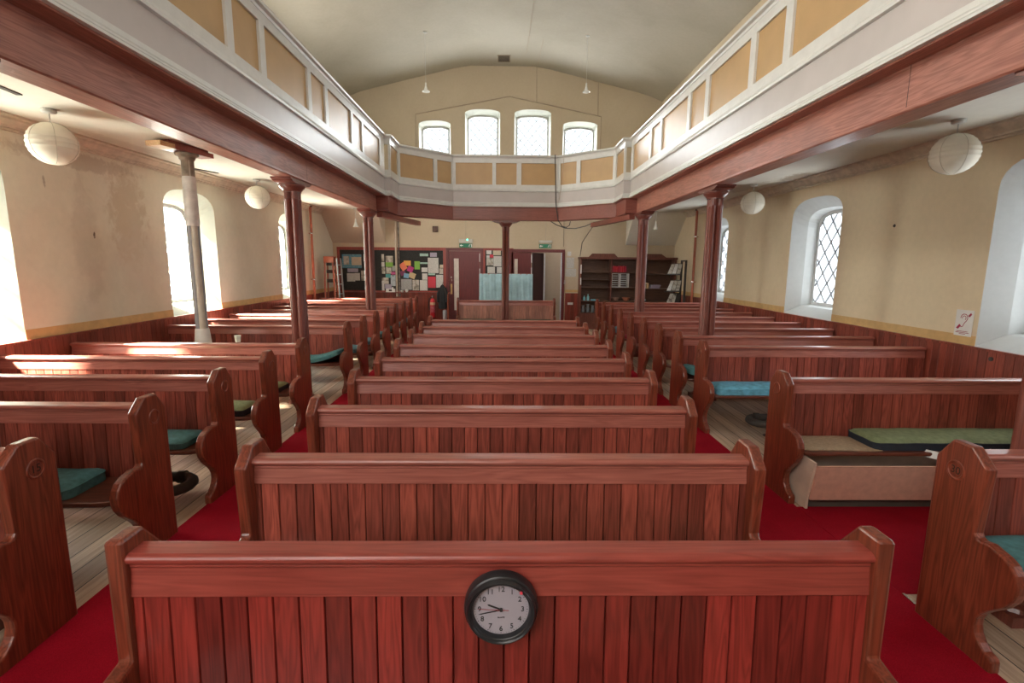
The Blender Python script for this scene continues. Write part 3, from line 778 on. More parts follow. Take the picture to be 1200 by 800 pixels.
# left block
cushion(-4.0, -2.64, YP(3)-0.19, ZS, 0.33, 0.08, 'teal cushion with piping on the second left pew', M_teal)
cushion(-3.9, -2.475, YP(4)-0.19, ZS, 0.33, 0.06, 'teal cushion on the third left pew, above the black heating pipe', M_teal)
cushion(-3.9, -2.44, YP(5)-0.19, ZS, 0.33, 0.075, 'green topped dark cushion on the fourth left pew', M_green, M_navy)
cushion(-3.7, -2.50, YP(6)-0.19, ZS, 0.33, 0.065, 'green topped dark cushion on the fifth left pew', M_green, M_navy)
cushion(-4.0, -2.39, YP(8)-0.19, ZS, 0.33, 0.07, 'long teal cushion curling up at its aisle end', M_teal, lift=lambda u: 0.12*max(0,(u-0.72)/0.28)**1.7)
for n, M, w in ((9,M_blue,'pale blue cushion poking out of the seventh left pew'), (10,M_blue,'pale blue cushion poking out of the eighth left pew'), (11,M_blue,'thick pale blue cushion on the ninth left pew'),
                (12,M_teal,'dark teal cushion on the tenth left pew'), (13,M_blue,'pale blue cushion on the eleventh left pew'), (14,M_blue,'pale blue cushion on the twelfth left pew, nearest the fire extinguisher')):
    cushion(-4.0, -2.38, YP(n)-0.19, ZS, 0.33, 0.085, w, M, piping=False)
# centre
cushion(-0.55, 1.05, YP(2)-0.263, ZS, 0.25, 0.118, 'dark edged green cushion just showing above the front pew', M_green, M_navy)
cushion(-1.12, -0.2, 12.72-0.263, ZS, 0.25, 0.05, 'dark green cushion left of the middle column on the far centre pew', M_dgreen, M_navy, piping=False)
cushion(0.25, 1.2, 12.72-0.263, ZS, 0.25, 0.05, 'dark green cushion right of the middle column on the far centre pew', M_dgreen, M_navy, piping=False)
# right
cushion(2.40, 3.9, YP(2)-0.19, ZS, 0.33, 0.085, 'teal cushion on the pew numbered 30', M_teal)
cushion(2.93, 4.8, YP(4)-0.18, ZS, 0.34, 0.085, 'long sage green cushion with dark sides on the second right pew', M_green, M_navy, roundness=0.03)
cushion(2.38, 3.02, YP(4)-0.19, ZS, 0.33, 0.012, 'flat beige mat beside the sage green cushion', M_beige, name='seat_mat', piping=False, puff=0.004, rot=-0.03)
cushion(2.40, 3.6, YP(6)-0.19, ZS, 0.33, 0.09, 'bright blue wrinkled cushion on the third right pew', plain('bright_blue_cloth', (0.13,0.40,0.55), 0.8, var=0.18, scale=16))
cushion(2.39, 3.2, YP(7)-0.19, ZS, 0.33, 0.09, 'slumped teal cushion on the fourth right pew', M_teal, lift=lambda u: 0.05*max(0,(0.3-u)/0.3))
cushion(2.40, 3.1, YP(8)-0.19, ZS, 0.33, 0.02, 'thin beige mat on the fifth right pew', M_beige, name='seat_mat', piping=False, puff=0.004)
cushion(2.38, 3.2, YP(12)-0.19, ZS, 0.33, 0.11, 'teal cushion far back on the ninth right pew', M_blue, piping=False)
cushion(2.38, 3.0, YP(11)-0.19, ZS, 0.33, 0.05, 'small red cushion on the eighth right pew', M_crimson, piping=False)

# paper cup on a rail
mb = MB(); mb.lathe([(0.0,0.0),(0.027,0.0),(0.036,0.075),(0.037,0.078),(0.034,0.078),(0.026,0.006),(0.0,0.006)], (0,0,0), n=20)
c = mb.build('paper_cup', plain('pale_cup', (0.72,0.78,0.68), 0.5), smooth=True); c.location = (-3.1, YP(6)+0.04, 0.97)
tag(c, 'small pale cup standing on a left pew rail', 'cup')

# ------------------------------------------------------------------ clock on the front pew
CK = thing('wall_clock', 'round black wall clock with grey dial hung on the front centre pew', 'clock', (-0.005, PEW0-0.088, 0.815))
CK.scale = (0.935, 1.0, 0.935)
mb = MB(); mb.lathe([(0.126,0.0),(0.127,-0.02),(0.123,-0.034),(0.113,-0.041),(0.108,-0.041),(0.104,-0.026),(0.0,-0.026)], (0,0,0), 'y', 64); mb.build('case', M_black, CK, smooth=True)
mb = MB(); mb.lathe([(0.118,-0.036),(0.117,-0.048),(0.112,-0.055),(0.107,-0.053),(0.104,-0.048),(0.101,-0.047),(0.098,-0.044),(0.096,-0.034),(0.094,-0.0285)], (0,0,0), 'y', 64, cap=False); mb.build('bezel', M_black, CK, smooth=True)
mb = MB(); mb.lathe([(0.0,-0.029),(0.0955,-0.029)], (0,0,0), 'y', 64)
TM = lambda x, z: Matrix(((1,0,0,x),(0,0,-1,-0.0298),(0,1,0,z),(0,0,0,1)))
mb.mat(1)
for k in range(1, 13):
    a = PI/2 - 2*PI*k/12; mb.text(str(k), 0.0265, TM(0.0735*math.cos(a), 0.0735*math.sin(a)))
for k in range(60):
    a = 2*PI*k/60; r0, r1 = (0.0875, 0.0905) if k % 5 else (0.0865, 0.091)
    c_, s_ = math.cos(a), math.sin(a)
    mb.obox((r0*c_, -0.0298, r0*s_), (r1*c_, -0.0298, r1*s_), 0.0008 if k % 5 else 0.002, 0.0006, up=(0,1,0))
mb.text('QUARTZ', 0.006, TM(0, -0.031))
mb.build('dial', [M_dial, M_ink], CK)
def hand(nm, ang, L, tail, w, M, dy, tipw=None):
    mb = MB(); a = math.radians(ang); d = (math.cos(a), math.sin(a)); q = (-d[1], d[0])
    P = lambda s, o: (d[0]*s+q[0]*o, dy, d[1]*s+q[1]*o)
    tw = tipw or w
    vs = [P(-tail,-w/2), P(-tail,w/2), P(L*0.9,tw/2), P(L,0), P(L*0.9,-tw/2)]
    v2 = [(x, y-0.001, z) for x, y, z in vs]
    mb.add(vs+v2, [(0,1,2,3,4),(9,8,7,6,5)]+[(i,(i+1)%5,5+(i+1)%5,5+i) for i in range(5)])
    return mb.build(nm, M, CK)
hand('hour_hand', 158, 0.050, 0.004, 0.0055, M_ink, -0.0315)
hand('minute_hand', 192.5, 0.078, 0.004, 0.0045, M_ink, -0.033, 0.003)
h = hand('second_hand', 176.5, 0.082, 0.026, 0.0012, M_secred, -0.0345); h['label'] = 'thin red second hand'
mb = MB(); mb.lathe([(0.0055,-0.03),(0.0055,-0.037),(0.0,-0.038)], (0,0,0), 'y', 16); mb.build('hand_hub', M_ink, CK)
mb = MB(); mb.lathe([(0.0048,-0.05),(0.0048,-0.056),(0.0,-0.057)], (0.067,0,0.078), 'y', 14); d_ = mb.build('sticker_dot', plain('pink_red_dot', (0.9,0.08,0.13), 0.5), CK); d_['label'] = 'small pink-red round sticker'

# ------------------------------------------------------------------ tan box below the second right pew
BX = thing('board_box', 'tan hardboard box with a sloping front below the second right pew', 'box', (2.38, 3.62, 0))
mb = MB(); mb.prism([(0.03,0.0),(0.03,0.09),(-0.03,0.41),(0.42,0.41),(0.42,0.0)], 'x', 0.0, 0.018); mb.build('side_panel', M_cream_board, BX)
mb = MB(); mb.prism([(0.03,0.0),(0.03,0.09),(-0.03,0.39),(0.42,0.41),(0.42,0.0)], 'x', 1.5, 1.518); mb.build('side_panel', M_cream_board, BX)
mb = MB(); mb.prism([(0.012,0.09),(0.028,0.09),(-0.022,0.385),(-0.038,0.385)], 'x', 0.019, 1.499); mb.build('front_panel', M_board_tan, BX)
mb = MB(); mb.prism([(0.07,0.0),(0.085,0.0),(0.085,0.12),(0.07,0.12)], 'x', 0.019, 1.499); mb.build('plinth', plain('dark_plinth', (0.09,0.075,0.06), 0.7), BX)
mb = MB(); mb.box(0.019, 1.499, 0.40, 0.419, 0.0, 0.41); mb.build('back_panel', M_cream_board, BX)
mb = MB()
pts = []
for k in range(7):
    a = k*0.9; pts.append((0.025*math.cos(a)*(1+0.4*(k%2)), 0.03*math.sin(a), 0.012*k))
mb.loft([[(p[0]+q[0]*0.06, p[1]+q[1]*0.05, p[2]+q[2]) for p in ((0,0,0),(1,0.3,0.02),(0.4,1,0.035),(-0.5,0.6,0.01))] for q in ((0,0,0),(0.2,0.1,0.03),(0.5,-0.1,0.055))])
o = mb.build('crumpled_paper', M_card); o.location = (3.42, 3.602, 0.415); tag(o, 'scrap of crumpled white paper on the rim of the tan box', 'paper')

# heating pipes ending in return bends
def heater(x, y0, y1, sgn, label, xe):
    t = thing('heating_pipe', label, 'pipe', (x, (y0+y1)/2, 0), 0, 'black heating pipes under the pews')
    r = (y1-y0)/2; z = 0.13; mb = MB()
    pts = [((xe-x), -r, z)] + [(0,-r,z)] + [(sgn*r*math.sin(a), -r*math.cos(a), z) for a in (0.4,0.8,1.2,1.57,1.95,2.35,2.75)] + [(0,r,z),((xe-x),r,z)]
    mb.tube(pts, 0.042, 12); mb.build('tube', M_iron, t, smooth=True)
    for yy in (-r, r):
        mb = MB(); mb.tube([(-sgn*0.03,yy,z),(sgn*0.025,yy,z)], 0.052, 12); mb.build('collar', M_iron, t, smooth=True)
    mb = MB(); mb.tube([(0,-r,0.0),(0,-r,0.1)], 0.012, 8); mb.lathe([(0.05,0),(0.05,0.008),(0.0,0.01)], (0,-r,0), n=12); mb.build('stand', M_iron, t, smooth=True)
heater(-2.66, 3.66, 3.96, 1, 'black heating pipe with a return bend beneath the third left pew', -4.8)
heater(2.98, 5.36, 5.64, -1, 'black heating pipe beneath the third right pew', 4.8)
# ------------------------------------------------------------------ far wall: noticeboards, doors, shelves
def framed_board(label, x0, x1, z0, z1, y, fw=0.085):
    t = thing('noticeboard', label, 'noticeboard', ((x0+x1)/2, y, z0))
    h = (x1-x0)/2; H = z1-z0
    mb = MB(); mb.box(-h+0.02, h-0.02, -0.012, 0.0, 0.02, H-0.02); mb.build('felt', M_cork, t)
    for nm, b in (('frame_rail',(-h,h,-0.03,0.0,H-fw,H)), ('frame_rail',(-h,h,-0.03,0,0,fw*0.5)), ('frame_stile',(-h,-h+fw,-0.03,0,fw*0.5,H-fw)), ('frame_stile',(h-fw,h,-0.03,0,fw*0.5,H-fw))):
        mb = MB(); mb.box(*b); mb.build(nm, M_frame, t, bevel=0.004)
    return t
framed_board('long charcoal noticeboard in a red frame crowded with papers', -4.93, -1.73, 1.03, 2.34, 14.995)
framed_board('small charcoal noticeboard in a red frame between the two doors', -0.64, 0.26, 1.35, 2.34, 14.995, 0.07)
PM = dict(
 white=printed('typed_white_paper', (0.62,0.61,0.58), amt=0.5), card=printed('white_card_print', (0.68,0.67,0.65), amt=0.3, rows=35),
 grey=printed('grey_printed_paper', (0.42,0.41,0.40), amt=0.6), photo=printed('photo_paper', (0.55,0.52,0.46), amt=0.3, pic=((0.1,0.08,0.06),(0.42,0.38,0.32),(0.6,0.56,0.5))),
 bluep=printed('blue_poster_paper', (0.07,0.25,0.36), (0.4,0.55,0.6), 0.5, 18), cream=printed('cream_paper', (0.6,0.52,0.38), amt=0.35), lilac=printed('lilac_paper', (0.42,0.38,0.5), amt=0.45, rows=40),
 green=printed('green_paper', (0.22,0.46,0.06), amt=0.25), pink=printed('pink_paper', (0.6,0.1,0.28), amt=0.2), teal=printed('teal_paper', (0.08,0.36,0.36), amt=0.2), paleblue=printed('pale_blue_paper', (0.4,0.5,0.56), amt=0.2, pic=((0.1,0.1,0.1),(0.4,0.48,0.52),(0.5,0.55,0.6))),
 orangered=printed('orange_red_paper', (0.75,0.19,0.1), amt=0.15), orange=printed('orange_paper', (0.75,0.36,0.07), amt=0.15), magenta=printed('magenta_paper', (0.5,0.03,0.22), amt=0.15), purple=printed('plum_paper', (0.16,0.03,0.09), amt=0.1),
 blue=printed('sky_blue_paper', (0.2,0.42,0.62), amt=0.15), tan=printed('tan_paper', (0.58,0.44,0.24), amt=0.2), mint=printed('mint_paper', (0.38,0.58,0.5), amt=0.3, rows=25), red=printed('red_paper', (0.62,0.04,0.07), amt=0.12))
def paper(x, z, w, h, key, lab, rot=0, y=14.98, n=[0]):
    n[0] += 1
    mb = MB(); mb.box(-w/2, w/2, -0.0012, 0.0012, -h/2, h/2)
    o = mb.build('notice_paper', PM[key]); o.location = (x, y-0.0026*(n[0] % 5), z); o.rotation_euler = (0, math.radians(rot), 0)
    tag(o, lab, 'paper', 'papers pinned to the noticeboards')
LB = 'on the long noticeboard'
PAPERS = [
(-4.502,1.927,0.569,0.4,'bluep','large blue landscape poster at the left end of the long noticeboard'),
(-4.662,1.948,0.161,0.247,'photo','picture card on the left half of the blue poster'),
(-4.365,1.93,0.288,0.237,'cream','cream card on the right half of the blue poster'),
(-4.481,1.662,0.316,0.107,'lilac','lilac strip directly under the blue poster'),
(-4.546,1.453,0.235,0.243,'white','left of the two white typed sheets under the lilac strip'),
(-4.358,1.473,0.152,0.218,'white','right of the two white typed sheets under the lilac strip'),
(-4.139,1.507,0.209,0.296,'photo','beige picture leaflet right of the two typed sheets'),
(-4.044,2.027,0.217,0.209,'grey','grey printed sheet right of the blue poster'),
(-3.964,2.194,0.074,0.108,'lilac','small lilac slip at the top of the long noticeboard left of the column'),
(-4.041,1.797,0.196,0.217,'photo','picture sheet under the grey printed sheet left of the column'),
(-4.027,1.238,0.159,0.229,'white','white sheet low on the long noticeboard left of the column'),
(-3.59,2.031,0.075,0.21,'photo','narrow picture strip just right of the column, top'),
(-3.399,1.993,0.214,0.191,'photo','brown picture sheet above the lime green slip'),
(-3.404,1.836,0.216,0.129,'green','lime green slip right of the column'),
(-3.59,1.84,0.087,0.14,'white','small white slip beside the lime green slip'),
(-3.58,1.66,0.095,0.187,'photo','narrow picture slip below the small white slip by the column'),
(-3.425,1.668,0.152,0.193,'photo','picture sheet below the lime green slip'),
(-3.277,1.725,0.1,0.155,'grey','grey slip left of the wall conduits'),
(-3.292,1.584,0.124,0.075,'pink','pink slip left of the wall conduits'),
(-3.45,1.502,0.145,0.112,'teal','teal slip left of the pink slip'),
(-3.536,1.362,0.199,0.187,'photo','picture leaflet under the teal slip'),
(-3.304,1.367,0.143,0.32,'paleblue','tall pale blue picture sheet left of the wall conduits'),
(-3.452,1.193,0.192,0.131,'lilac','lilac slip low beside the tall pale blue sheet'),
(-3.603,1.202,0.072,0.309,'white','narrow white sheet low beside the column'),
(-2.874,1.881,0.207,0.148,'orange','orange sheet topmost in the fan of coloured sheets'),
(-3.011,1.594,0.154,0.14,'purple','dark plum sheet in the fan of coloured sheets',-20),
(-2.909,1.514,0.154,0.133,'blue','sky blue sheet at the foot of the fan of coloured sheets',10),
(-2.997,1.782,0.17,0.214,'orangered','orange-red tilted sheet in the fan of coloured sheets',-35),
(-2.786,1.708,0.169,0.165,'magenta','magenta tilted sheet in the fan of coloured sheets',25),
(-2.74,1.522,0.195,0.165,'tan','tan tilted sheet at the lower right of the coloured fan',22),
(-2.584,1.82,0.158,0.239,'green','bright green sheet right of the coloured fan'),
(-2.376,2.128,0.249,0.079,'mint','mint strip at the top of the long noticeboard'),
(-2.097,2.132,0.198,0.125,'lilac','lilac card above the large white sheet'),
(-2.384,1.886,0.225,0.045,'mint','thin pale strip right of the bright green sheet'),
(-2.111,1.82,0.314,0.45,'white','largest white typed sheet at the right of the long noticeboard'),
(-2.369,1.69,0.174,0.134,'card','small white card left of the largest white sheet, upper'),
(-2.364,1.491,0.155,0.188,'card','small white card left of the largest white sheet, lower'),
(-1.86,1.798,0.11,0.093,'cream','cream slip overlapping the right frame of the long noticeboard'),
(-1.878,1.654,0.112,0.165,'photo','small picture slip under the cream slip'),
(-2.159,1.327,0.226,0.33,'red','bright red sheet low on the long noticeboard'),
(-1.926,1.358,0.206,0.377,'white','tall white sheet right of the bright red sheet'),
(-2.158,1.562,0.205,0.049,'mint','mint strip just above the bright red sheet'),
(-2.911,1.256,0.318,0.313,'grey','grey printed poster below the coloured fan'),
(-2.636,1.24,0.193,0.308,'photo','picture leaflet right of the grey printed poster'),
(-2.404,1.233,0.225,0.305,'card','white card left of the bright red sheet'),
(-0.462,2.219,0.151,0.114,'card','white card top left on the small noticeboard'),
(-0.227,2.208,0.23,0.151,'cream','pale cream sheet at the top of the small noticeboard'),
(-0.434,1.942,0.205,0.22,'photo','picture sheet with a red heading on the small noticeboard'),
(-0.49,2.094,0.094,0.071,'card','tiny white slip at the left of the small noticeboard'),
(-0.384,2.106,0.104,0.086,'red','small red label on the small noticeboard'),
(-0.21,1.957,0.232,0.301,'white','large white sheet on the small noticeboard'),
(-0.395,1.7,0.222,0.187,'white','white sheet low left on the small noticeboard'),
(-0.157,1.699,0.14,0.18,'white','white sheet low right on the small noticeboard, left of the column'),
(0.15,2.08,0.066,0.311,'photo','narrow upper sheet right of the middle column'),
(0.15,1.76,0.065,0.297,'photo','narrow lower sheet right of the middle column'),
(1.92,2.195,0.107,0.126,'card','small white square notice with a dark mark, right of the doorway'),
(1.952,1.925,0.235,0.318,'white','upper white typed notice right of the doorway'),
(1.973,1.638,0.322,0.234,'white','lower wide white typed notice right of the doorway')]
for p in PAPERS:
    on_wall = p[0] > 1.8
    paper(*p[:6], rot=(p[6] if len(p) > 6 else 0), y=14.996 if on_wall else 14.98)

# doors
def doorframe(n, x0, x1, zt):
    mb = MB(); w = 0.085
    mb.box(x0-w, x0, 14.955, 15.02, 0, zt); mb.box(x1, x1+w, 14.955, 15.02, 0, zt); mb.box(x0-w, x1+w, 14.955, 15.02, zt, zt+w)
    return struct(mb.build('door_%d' % n, M_door, bevel=0.006))
dr = doorframe(1, -1.645, -0.725, 2.25)
def leaf(parent, x0, x1, z1, y, M, glass=None, hinge=None, handle=None, rail=True):
    mb = MB()
    hole = [(glass[0],glass[2]),(glass[1],glass[2]),(glass[1],glass[3]),(glass[0],glass[3])] if glass else None
    for yy in (y, y+0.04): mb.holed([(x0,0.01),(x1,0.01),(x1,z1),(x0,z1)], [hole] if hole else [], 'y', yy)
    mb.loft([[(p[0],y,p[1]) for p in ((x0,0.01),(x1,0.01),(x1,z1),(x0,z1))], [(p[0],y+0.04,p[1]) for p in ((x0,0.01),(x1,0.01),(x1,z1),(x0,z1))]])
    if hole: mb.loft([[(p[0],y,p[1]) for p in hole], [(p[0],y+0.04,p[1]) for p in hole]])
    lf = mb.build('leaf', M, parent)
    if glass:
        mb = MB(); mb.box(glass[0], glass[1], y+0.015, y+0.022, glass[2], glass[3]); g = mb.build('vision_panel', plain('frosted_pane', (0.62,0.56,0.5), 0.25), lf)
    for hz in (hinge[1] if hinge else ()):
        mb = MB(); mb.box(hinge[0]-0.014, hinge[0]+0.014, y-0.008, y, hz-0.12, hz+0.12); mb.build('hinge', plain('pale_hinge', (0.75,0.74,0.72), 0.35), lf)
    if handle:
        mb = MB(); mb.box(handle-0.025, handle+0.025, y-0.006, y, 0.98, 1.28); mb.build('push_plate', M_brass, lf)
        mb = MB(); mb.tube([(handle,y,1.42),(handle,y-0.04,1.42),(handle+0.02,y-0.04,1.36)], 0.012, 8); mb.lathe([(0.02,0),(0.02,-0.01)], (handle,y,1.48), 'y', 12); mb.build('handle', M_chrome, lf)
    return lf
leaf(dr, -1.64, -0.73, 2.245, 14.965, M_door, (-1.50,-1.355,0.5,2.03), (-0.728,(2.06,1.62)), -1.575)
dr2 = doorframe(2, DX0, DX1, DZ)
leaf(dr2, DX0+0.005, 0.79, 2.22, 14.965, M_door, (0.29,0.39,0.7,2.03), (0.80,(2.04,1.66)))
mb = MB(); mb.add([(0.81,14.99,0.01),(1.16,15.42,0.01),(1.16,15.42,2.21),(0.81,14.99,2.21),(0.84,14.97,0.01),(1.19,15.40,0.01),(1.19,15.40,2.21),(0.84,14.97,2.21)], [(0,1,2,3),(7,6,5,4),(0,4,5,1),(1,5,6,2),(2,6,7,3),(3,7,4,0)])
lf = mb.build('leaf', M_doordark, dr2); lf['label'] = 'dark door leaf standing ajar'
mb = MB(); mb.box(1.205, 1.235, 15.36, 15.40, 0.02, 2.2); mb.build('lit_edge_strip', plain('bluish_lit_edge', (0.6,0.68,0.8), 0.3), lf)  # pale strip stands in for light from a doorway beyond
mb = MB(); mb.box(1.672, 1.70, 14.96, 14.99, 0.02, 2.22); mb.build('lit_edge_strip', plain('bluish_lit_edge', (0.6,0.68,0.8), 0.3), dr2)  # second pale strip in place of light on the doorway edge
# inner lobby wall seen through the doorway
mb = MB(); mb.box(0.9, 3.2, 16.2, 16.25, 0.0, 3.33); struct(mb.build('wall_lobby', plaster('lobby_plaster', (0.55,0.47,0.38), (0.5,0.42,0.34))))

def exit_sign(x, w, label, led):
    t = thing('exit_sign', label, 'sign', (x, 14.95, 2.35), 0, 'green emergency exit signs over the doors')
    mb = MB(); mb.box(-w/2, w/2, -0.03, 0.045, 0.135 if led else 0.15, 0.245 if led else 0.225); mb.build('light_box', M_greyp, t, bevel=0.008)
    mb = MB(); mb.box(-w/2+0.01, w/2-0.01, -0.012, -0.006, 0.0, 0.115)
    mb.mat(1)
    y0, y1 = -0.0135, -0.0121; q = w/2-0.02
    mb.prism([(-q,0.058),(-q+0.05,0.092),(-q+0.05,0.07),(-q+0.1,0.07),(-q+0.1,0.046),(-q+0.05,0.046),(-q+0.05,0.024)], 'y', y0, y1)   # arrow
    a = q-0.1
    mb.prism([(a+0.075,0.015),(a+0.1,0.015),(a+0.1,0.1),(a+0.03,0.1),(a+0.03,0.088),(a+0.075,0.088)], 'y', y0, y1)           # doorway
    mb.lathe([(0.011,y0),(0.011,y1)], (a+0.028,0,0.078), 'y', 10)                                                              # running figure
    for p, r in (((a+0.03,0.066),(a+0.015,0.044)),((a+0.015,0.044),(a+0.035,0.03)),((a+0.035,0.03),(a+0.028,0.012)),((a+0.015,0.044),(a-0.012,0.026)),((a+0.03,0.064),(a+0.052,0.056)),((a+0.028,0.066),(a+0.004,0.06))):
        mb.obox((p[0],(y0+y1)/2,p[1]), (r[0],(y0+y1)/2,r[1]), 0.012, 0.0014, up=(0,1,0))
    mb.build('legend_plate', [M_exit, M_card], t)
    mb = MB(); mb.box(-0.012 if led else 0.0, 0.006 if led else 0.018, 0.03, 0.045, 0.245 if led else 0.225, 0.98); mb.build('conduit', plain('beige_conduit', (0.5,0.42,0.31), 0.5), t)
    if led:
        mb = MB(); mb.lathe([(0.0,-0.05),(0.018,-0.045),(0.024,-0.03)], (0.045,0,0.225), 'y', 14); mb.build('indicator_light', M_led, t)
exit_sign(-1.14, 0.40, 'green exit sign with a lit green lamp above the left door', True)
exit_sign(1.20, 0.39, 'green exit sign above the open doorway', False)
# small box on the wall, door tray
mb = MB(); mb.box(-0.075,0.075,-0.08,0.0,-0.085,0.085); o = mb.build('wall_speaker', M_darkwood, bevel=0.006); o.location = (-2.03,14.995,2.87); tag(o, 'small brown box high on the far wall left of the exit sign', 'speaker')
mb = MB(); mb.box(-0.02,0.02,-0.04,0,-0.05,0.06); mb.lathe([(0.03,0),(0.03,-0.05)], (0,0,-0.03), 'y', 12); o = mb.build('wall_switch', M_greyp); o.location = (1.80,14.975,1.36); tag(o, 'grey switch beside the doorway below the notices', 'switch')
# conduits
def conduit(pts, r, M, lab, name='wall_conduit', cat='pipe', group=None):
    mb = MB(); mb.tube(pts, r, 8); return tag(mb.build(name, M, smooth=True), lab, cat, group)
conduit([(-3.19,14.95,0.9),(-3.19,14.95,3.32)], 0.03, plain('pale_conduit', (0.55,0.46,0.36), 0.45), 'pale vertical pipe crossing the long noticeboard')
conduit([(-3.11,14.955,0.9),(-3.11,14.955,3.32)], 0.02, plain('mottled_conduit', (0.2,0.18,0.16), 0.5, var=0.5, scale=12), 'dark mottled vertical pipe crossing the long noticeboard')
conduit([(1.74,14.99,2.4),(1.74,14.99,3.32)], 0.008, plain('thin_wire', (0.3,0.25,0.19), 0.5), 'thin vertical wire above the doorway frame', cat='cable')
for sx, lab in ((-1,'red upright pipe with clips in the left rear corner'), (1,'red upright pipe with clips in the right rear corner')):
    t = thing('upright_pipe', lab, 'pipe', (sx*4.955, 13.15, 0)); mb = MB(); mb.tube([(0,0,0.0),(0,0,3.329)], 0.032, 12); mb.build('tube', M_copper, t, smooth=True)
    for z in (1.45, 2.62):
        mb = MB(); mb.lathe([(0.042,-0.015),(0.042,0.015)], (0,0,z), n=14); mb.build('clip', M_chrome, t)
        mb = MB(); mb.tube([(sx*0.03,0,z),(sx*0.07,0,z)], 0.012, 8); mb.build('bracket_arm', M_copper, t)
    mb = MB(); mb.lathe([(0.05,3.28),(0.05,3.329)], (0,0,0), n=14); mb.build('flange', M_iron, t)

# cloth screen
t = thing('cloth_screen', 'pale blue cloth stretched on a frame behind the lone far pew', 'screen', (0.045, 14.0, 0))
mb = MB(); nx = 70; V = []; F = []
for j in range(5):
    for i in range(nx+1):
        x = -0.745+1.49*i/nx; V.append((x, 0.007*math.sin(x*38+1.3*math.sin(x*9))+0.006*math.sin(x*71+j), 0.42+1.19*j/4))
for j in range(4):
    for i in range(nx): F.append((j*(nx+1)+i, j*(nx+1)+i+1, (j+1)*(nx+1)+i+1, (j+1)*(nx+1)+i))
mb.add(V, F); cl_ = mb.build('cloth', M_screen, t, smooth=True)
sm = cl_.modifiers.new('thickness', 'SOLIDIFY'); sm.thickness = 0.004
mb = MB(); mb.tube([(-0.745,0.02,1.6),(0.745,0.02,1.6)], 0.014, 8); mb.build('top_bar', M_stand, t)
for sx in (-1, 1):
    mb = MB(); mb.tube([(sx*0.735,0.025,0.0),(sx*0.735,0.025,1.6)], 0.014, 8); mb.build('post', M_stand, t)
    mb = MB(); mb.box(sx*0.735-0.02, sx*0.735+0.02, -0.2, 0.25, 0, 0.03); mb.build('foot', M_stand, t)

# fire extinguisher
t = thing('fire_extinguisher', 'red fire extinguisher hung on the dado left of the left door', 'fire extinguisher', (-2.13, 14.86, 0.3))
mb = MB(); mb.lathe([(0.0,0.0),(0.066,0.0),(0.075,0.015),(0.075,0.45),(0.068,0.5),(0.045,0.535),(0.025,0.55),(0.025,0.57)], (0,0,0), n=24); mb.build('cylinder_body', M_red, t, smooth=True)
mb = MB(); mb.lathe([(0.0765,0.36),(0.0765,0.44)], (0,0,0), n=24); mb.build('cream_band', plain('extinguisher_cream', (0.65,0.5,0.3), 0.4), t, smooth=True)
mb = MB(); mb.lathe([(0.0768,0.14),(0.0768,0.33)], (0,0,0), n=24); mb.build('instruction_label', printed('extinguisher_label', (0.45,0.03,0.06), (0.75,0.7,0.7), 0.5, 50), t, smooth=True)
mb = MB(); mb.lathe([(0.02,0.57),(0.024,0.6),(0.02,0.63)], (0,0,0), n=12); mb.box(-0.012,0.012,-0.08,0.03,0.6,0.615); mb.box(-0.012,0.012,-0.09,0.03,0.635,0.65); mb.build('valve', M_chrome, t)
mb = MB(); mb.tube([(-0.02,0,0.6),(-0.09,-0.02,0.55),(-0.115,-0.02,0.4),(-0.1,-0.01,0.2)], 0.011, 8); mb.build('hose', M_black, t)
mb = MB(); mb.box(-0.05,0.05,0.06,0.115,0.1,0.5); mb.build('wall_mount', M_greyp, t)
# hanging coat and rolled banner
t = thing('hanging_coat', 'black coat hanging between the extinguisher and the left door', 'coat', (-1.83, 14.83, 0.55))
mb = MB(); mb.lathe([(0.01,0.72),(0.05,0.68),(0.1,0.6),(0.115,0.4),(0.12,0.2),(0.125,0.05),(0.11,0.0)], (0,0,0), n=14, sy=0.42); mb.build('coat_body', plain('black_coat_cloth', (0.02,0.02,0.022), 0.85), t, smooth=True)
for sx in (-1, 1):
    mb = MB(); mb.tube([(sx*0.07,0,0.62),(sx*0.125,-0.02,0.45),(sx*0.13,-0.02,0.2)], [0.045,0.042,0.035], 8); mb.build('sleeve', plain('black_coat_cloth', (0.02,0.02,0.022), 0.85), t, smooth=True)
mb = MB(); mb.tube([(0,0.04,0.7),(0,0.1,0.78)], 0.012, 6); mb.build('hook', M_chrome, t)
mb = MB(); mb.lathe([(0.0,0.0),(0.035,0.02),(0.055,0.25),(0.062,0.48),(0.05,0.52),(0.0,0.53)], (0,0,0), n=12); o = mb.build('rolled_banner', plain('pale_grey_cloth', (0.42,0.44,0.47), 0.8), smooth=True); o.location = (-1.76, 14.74, 0.0); tag(o, 'pale grey rolled cloth standing under the black coat', 'banner')
mb = MB(); mb.tube([(0,0,0.0),(0,0,0.95),(0.01,0,1.02),(0.05,0,1.045),(0.075,0,1.0)], 0.012, 8); o = mb.build('walking_stick', M_stand, smooth=True); o.location = (-1.66, 14.72, 0.0); tag(o, 'crook-handled wooden walking stick beside the left door', 'stick')

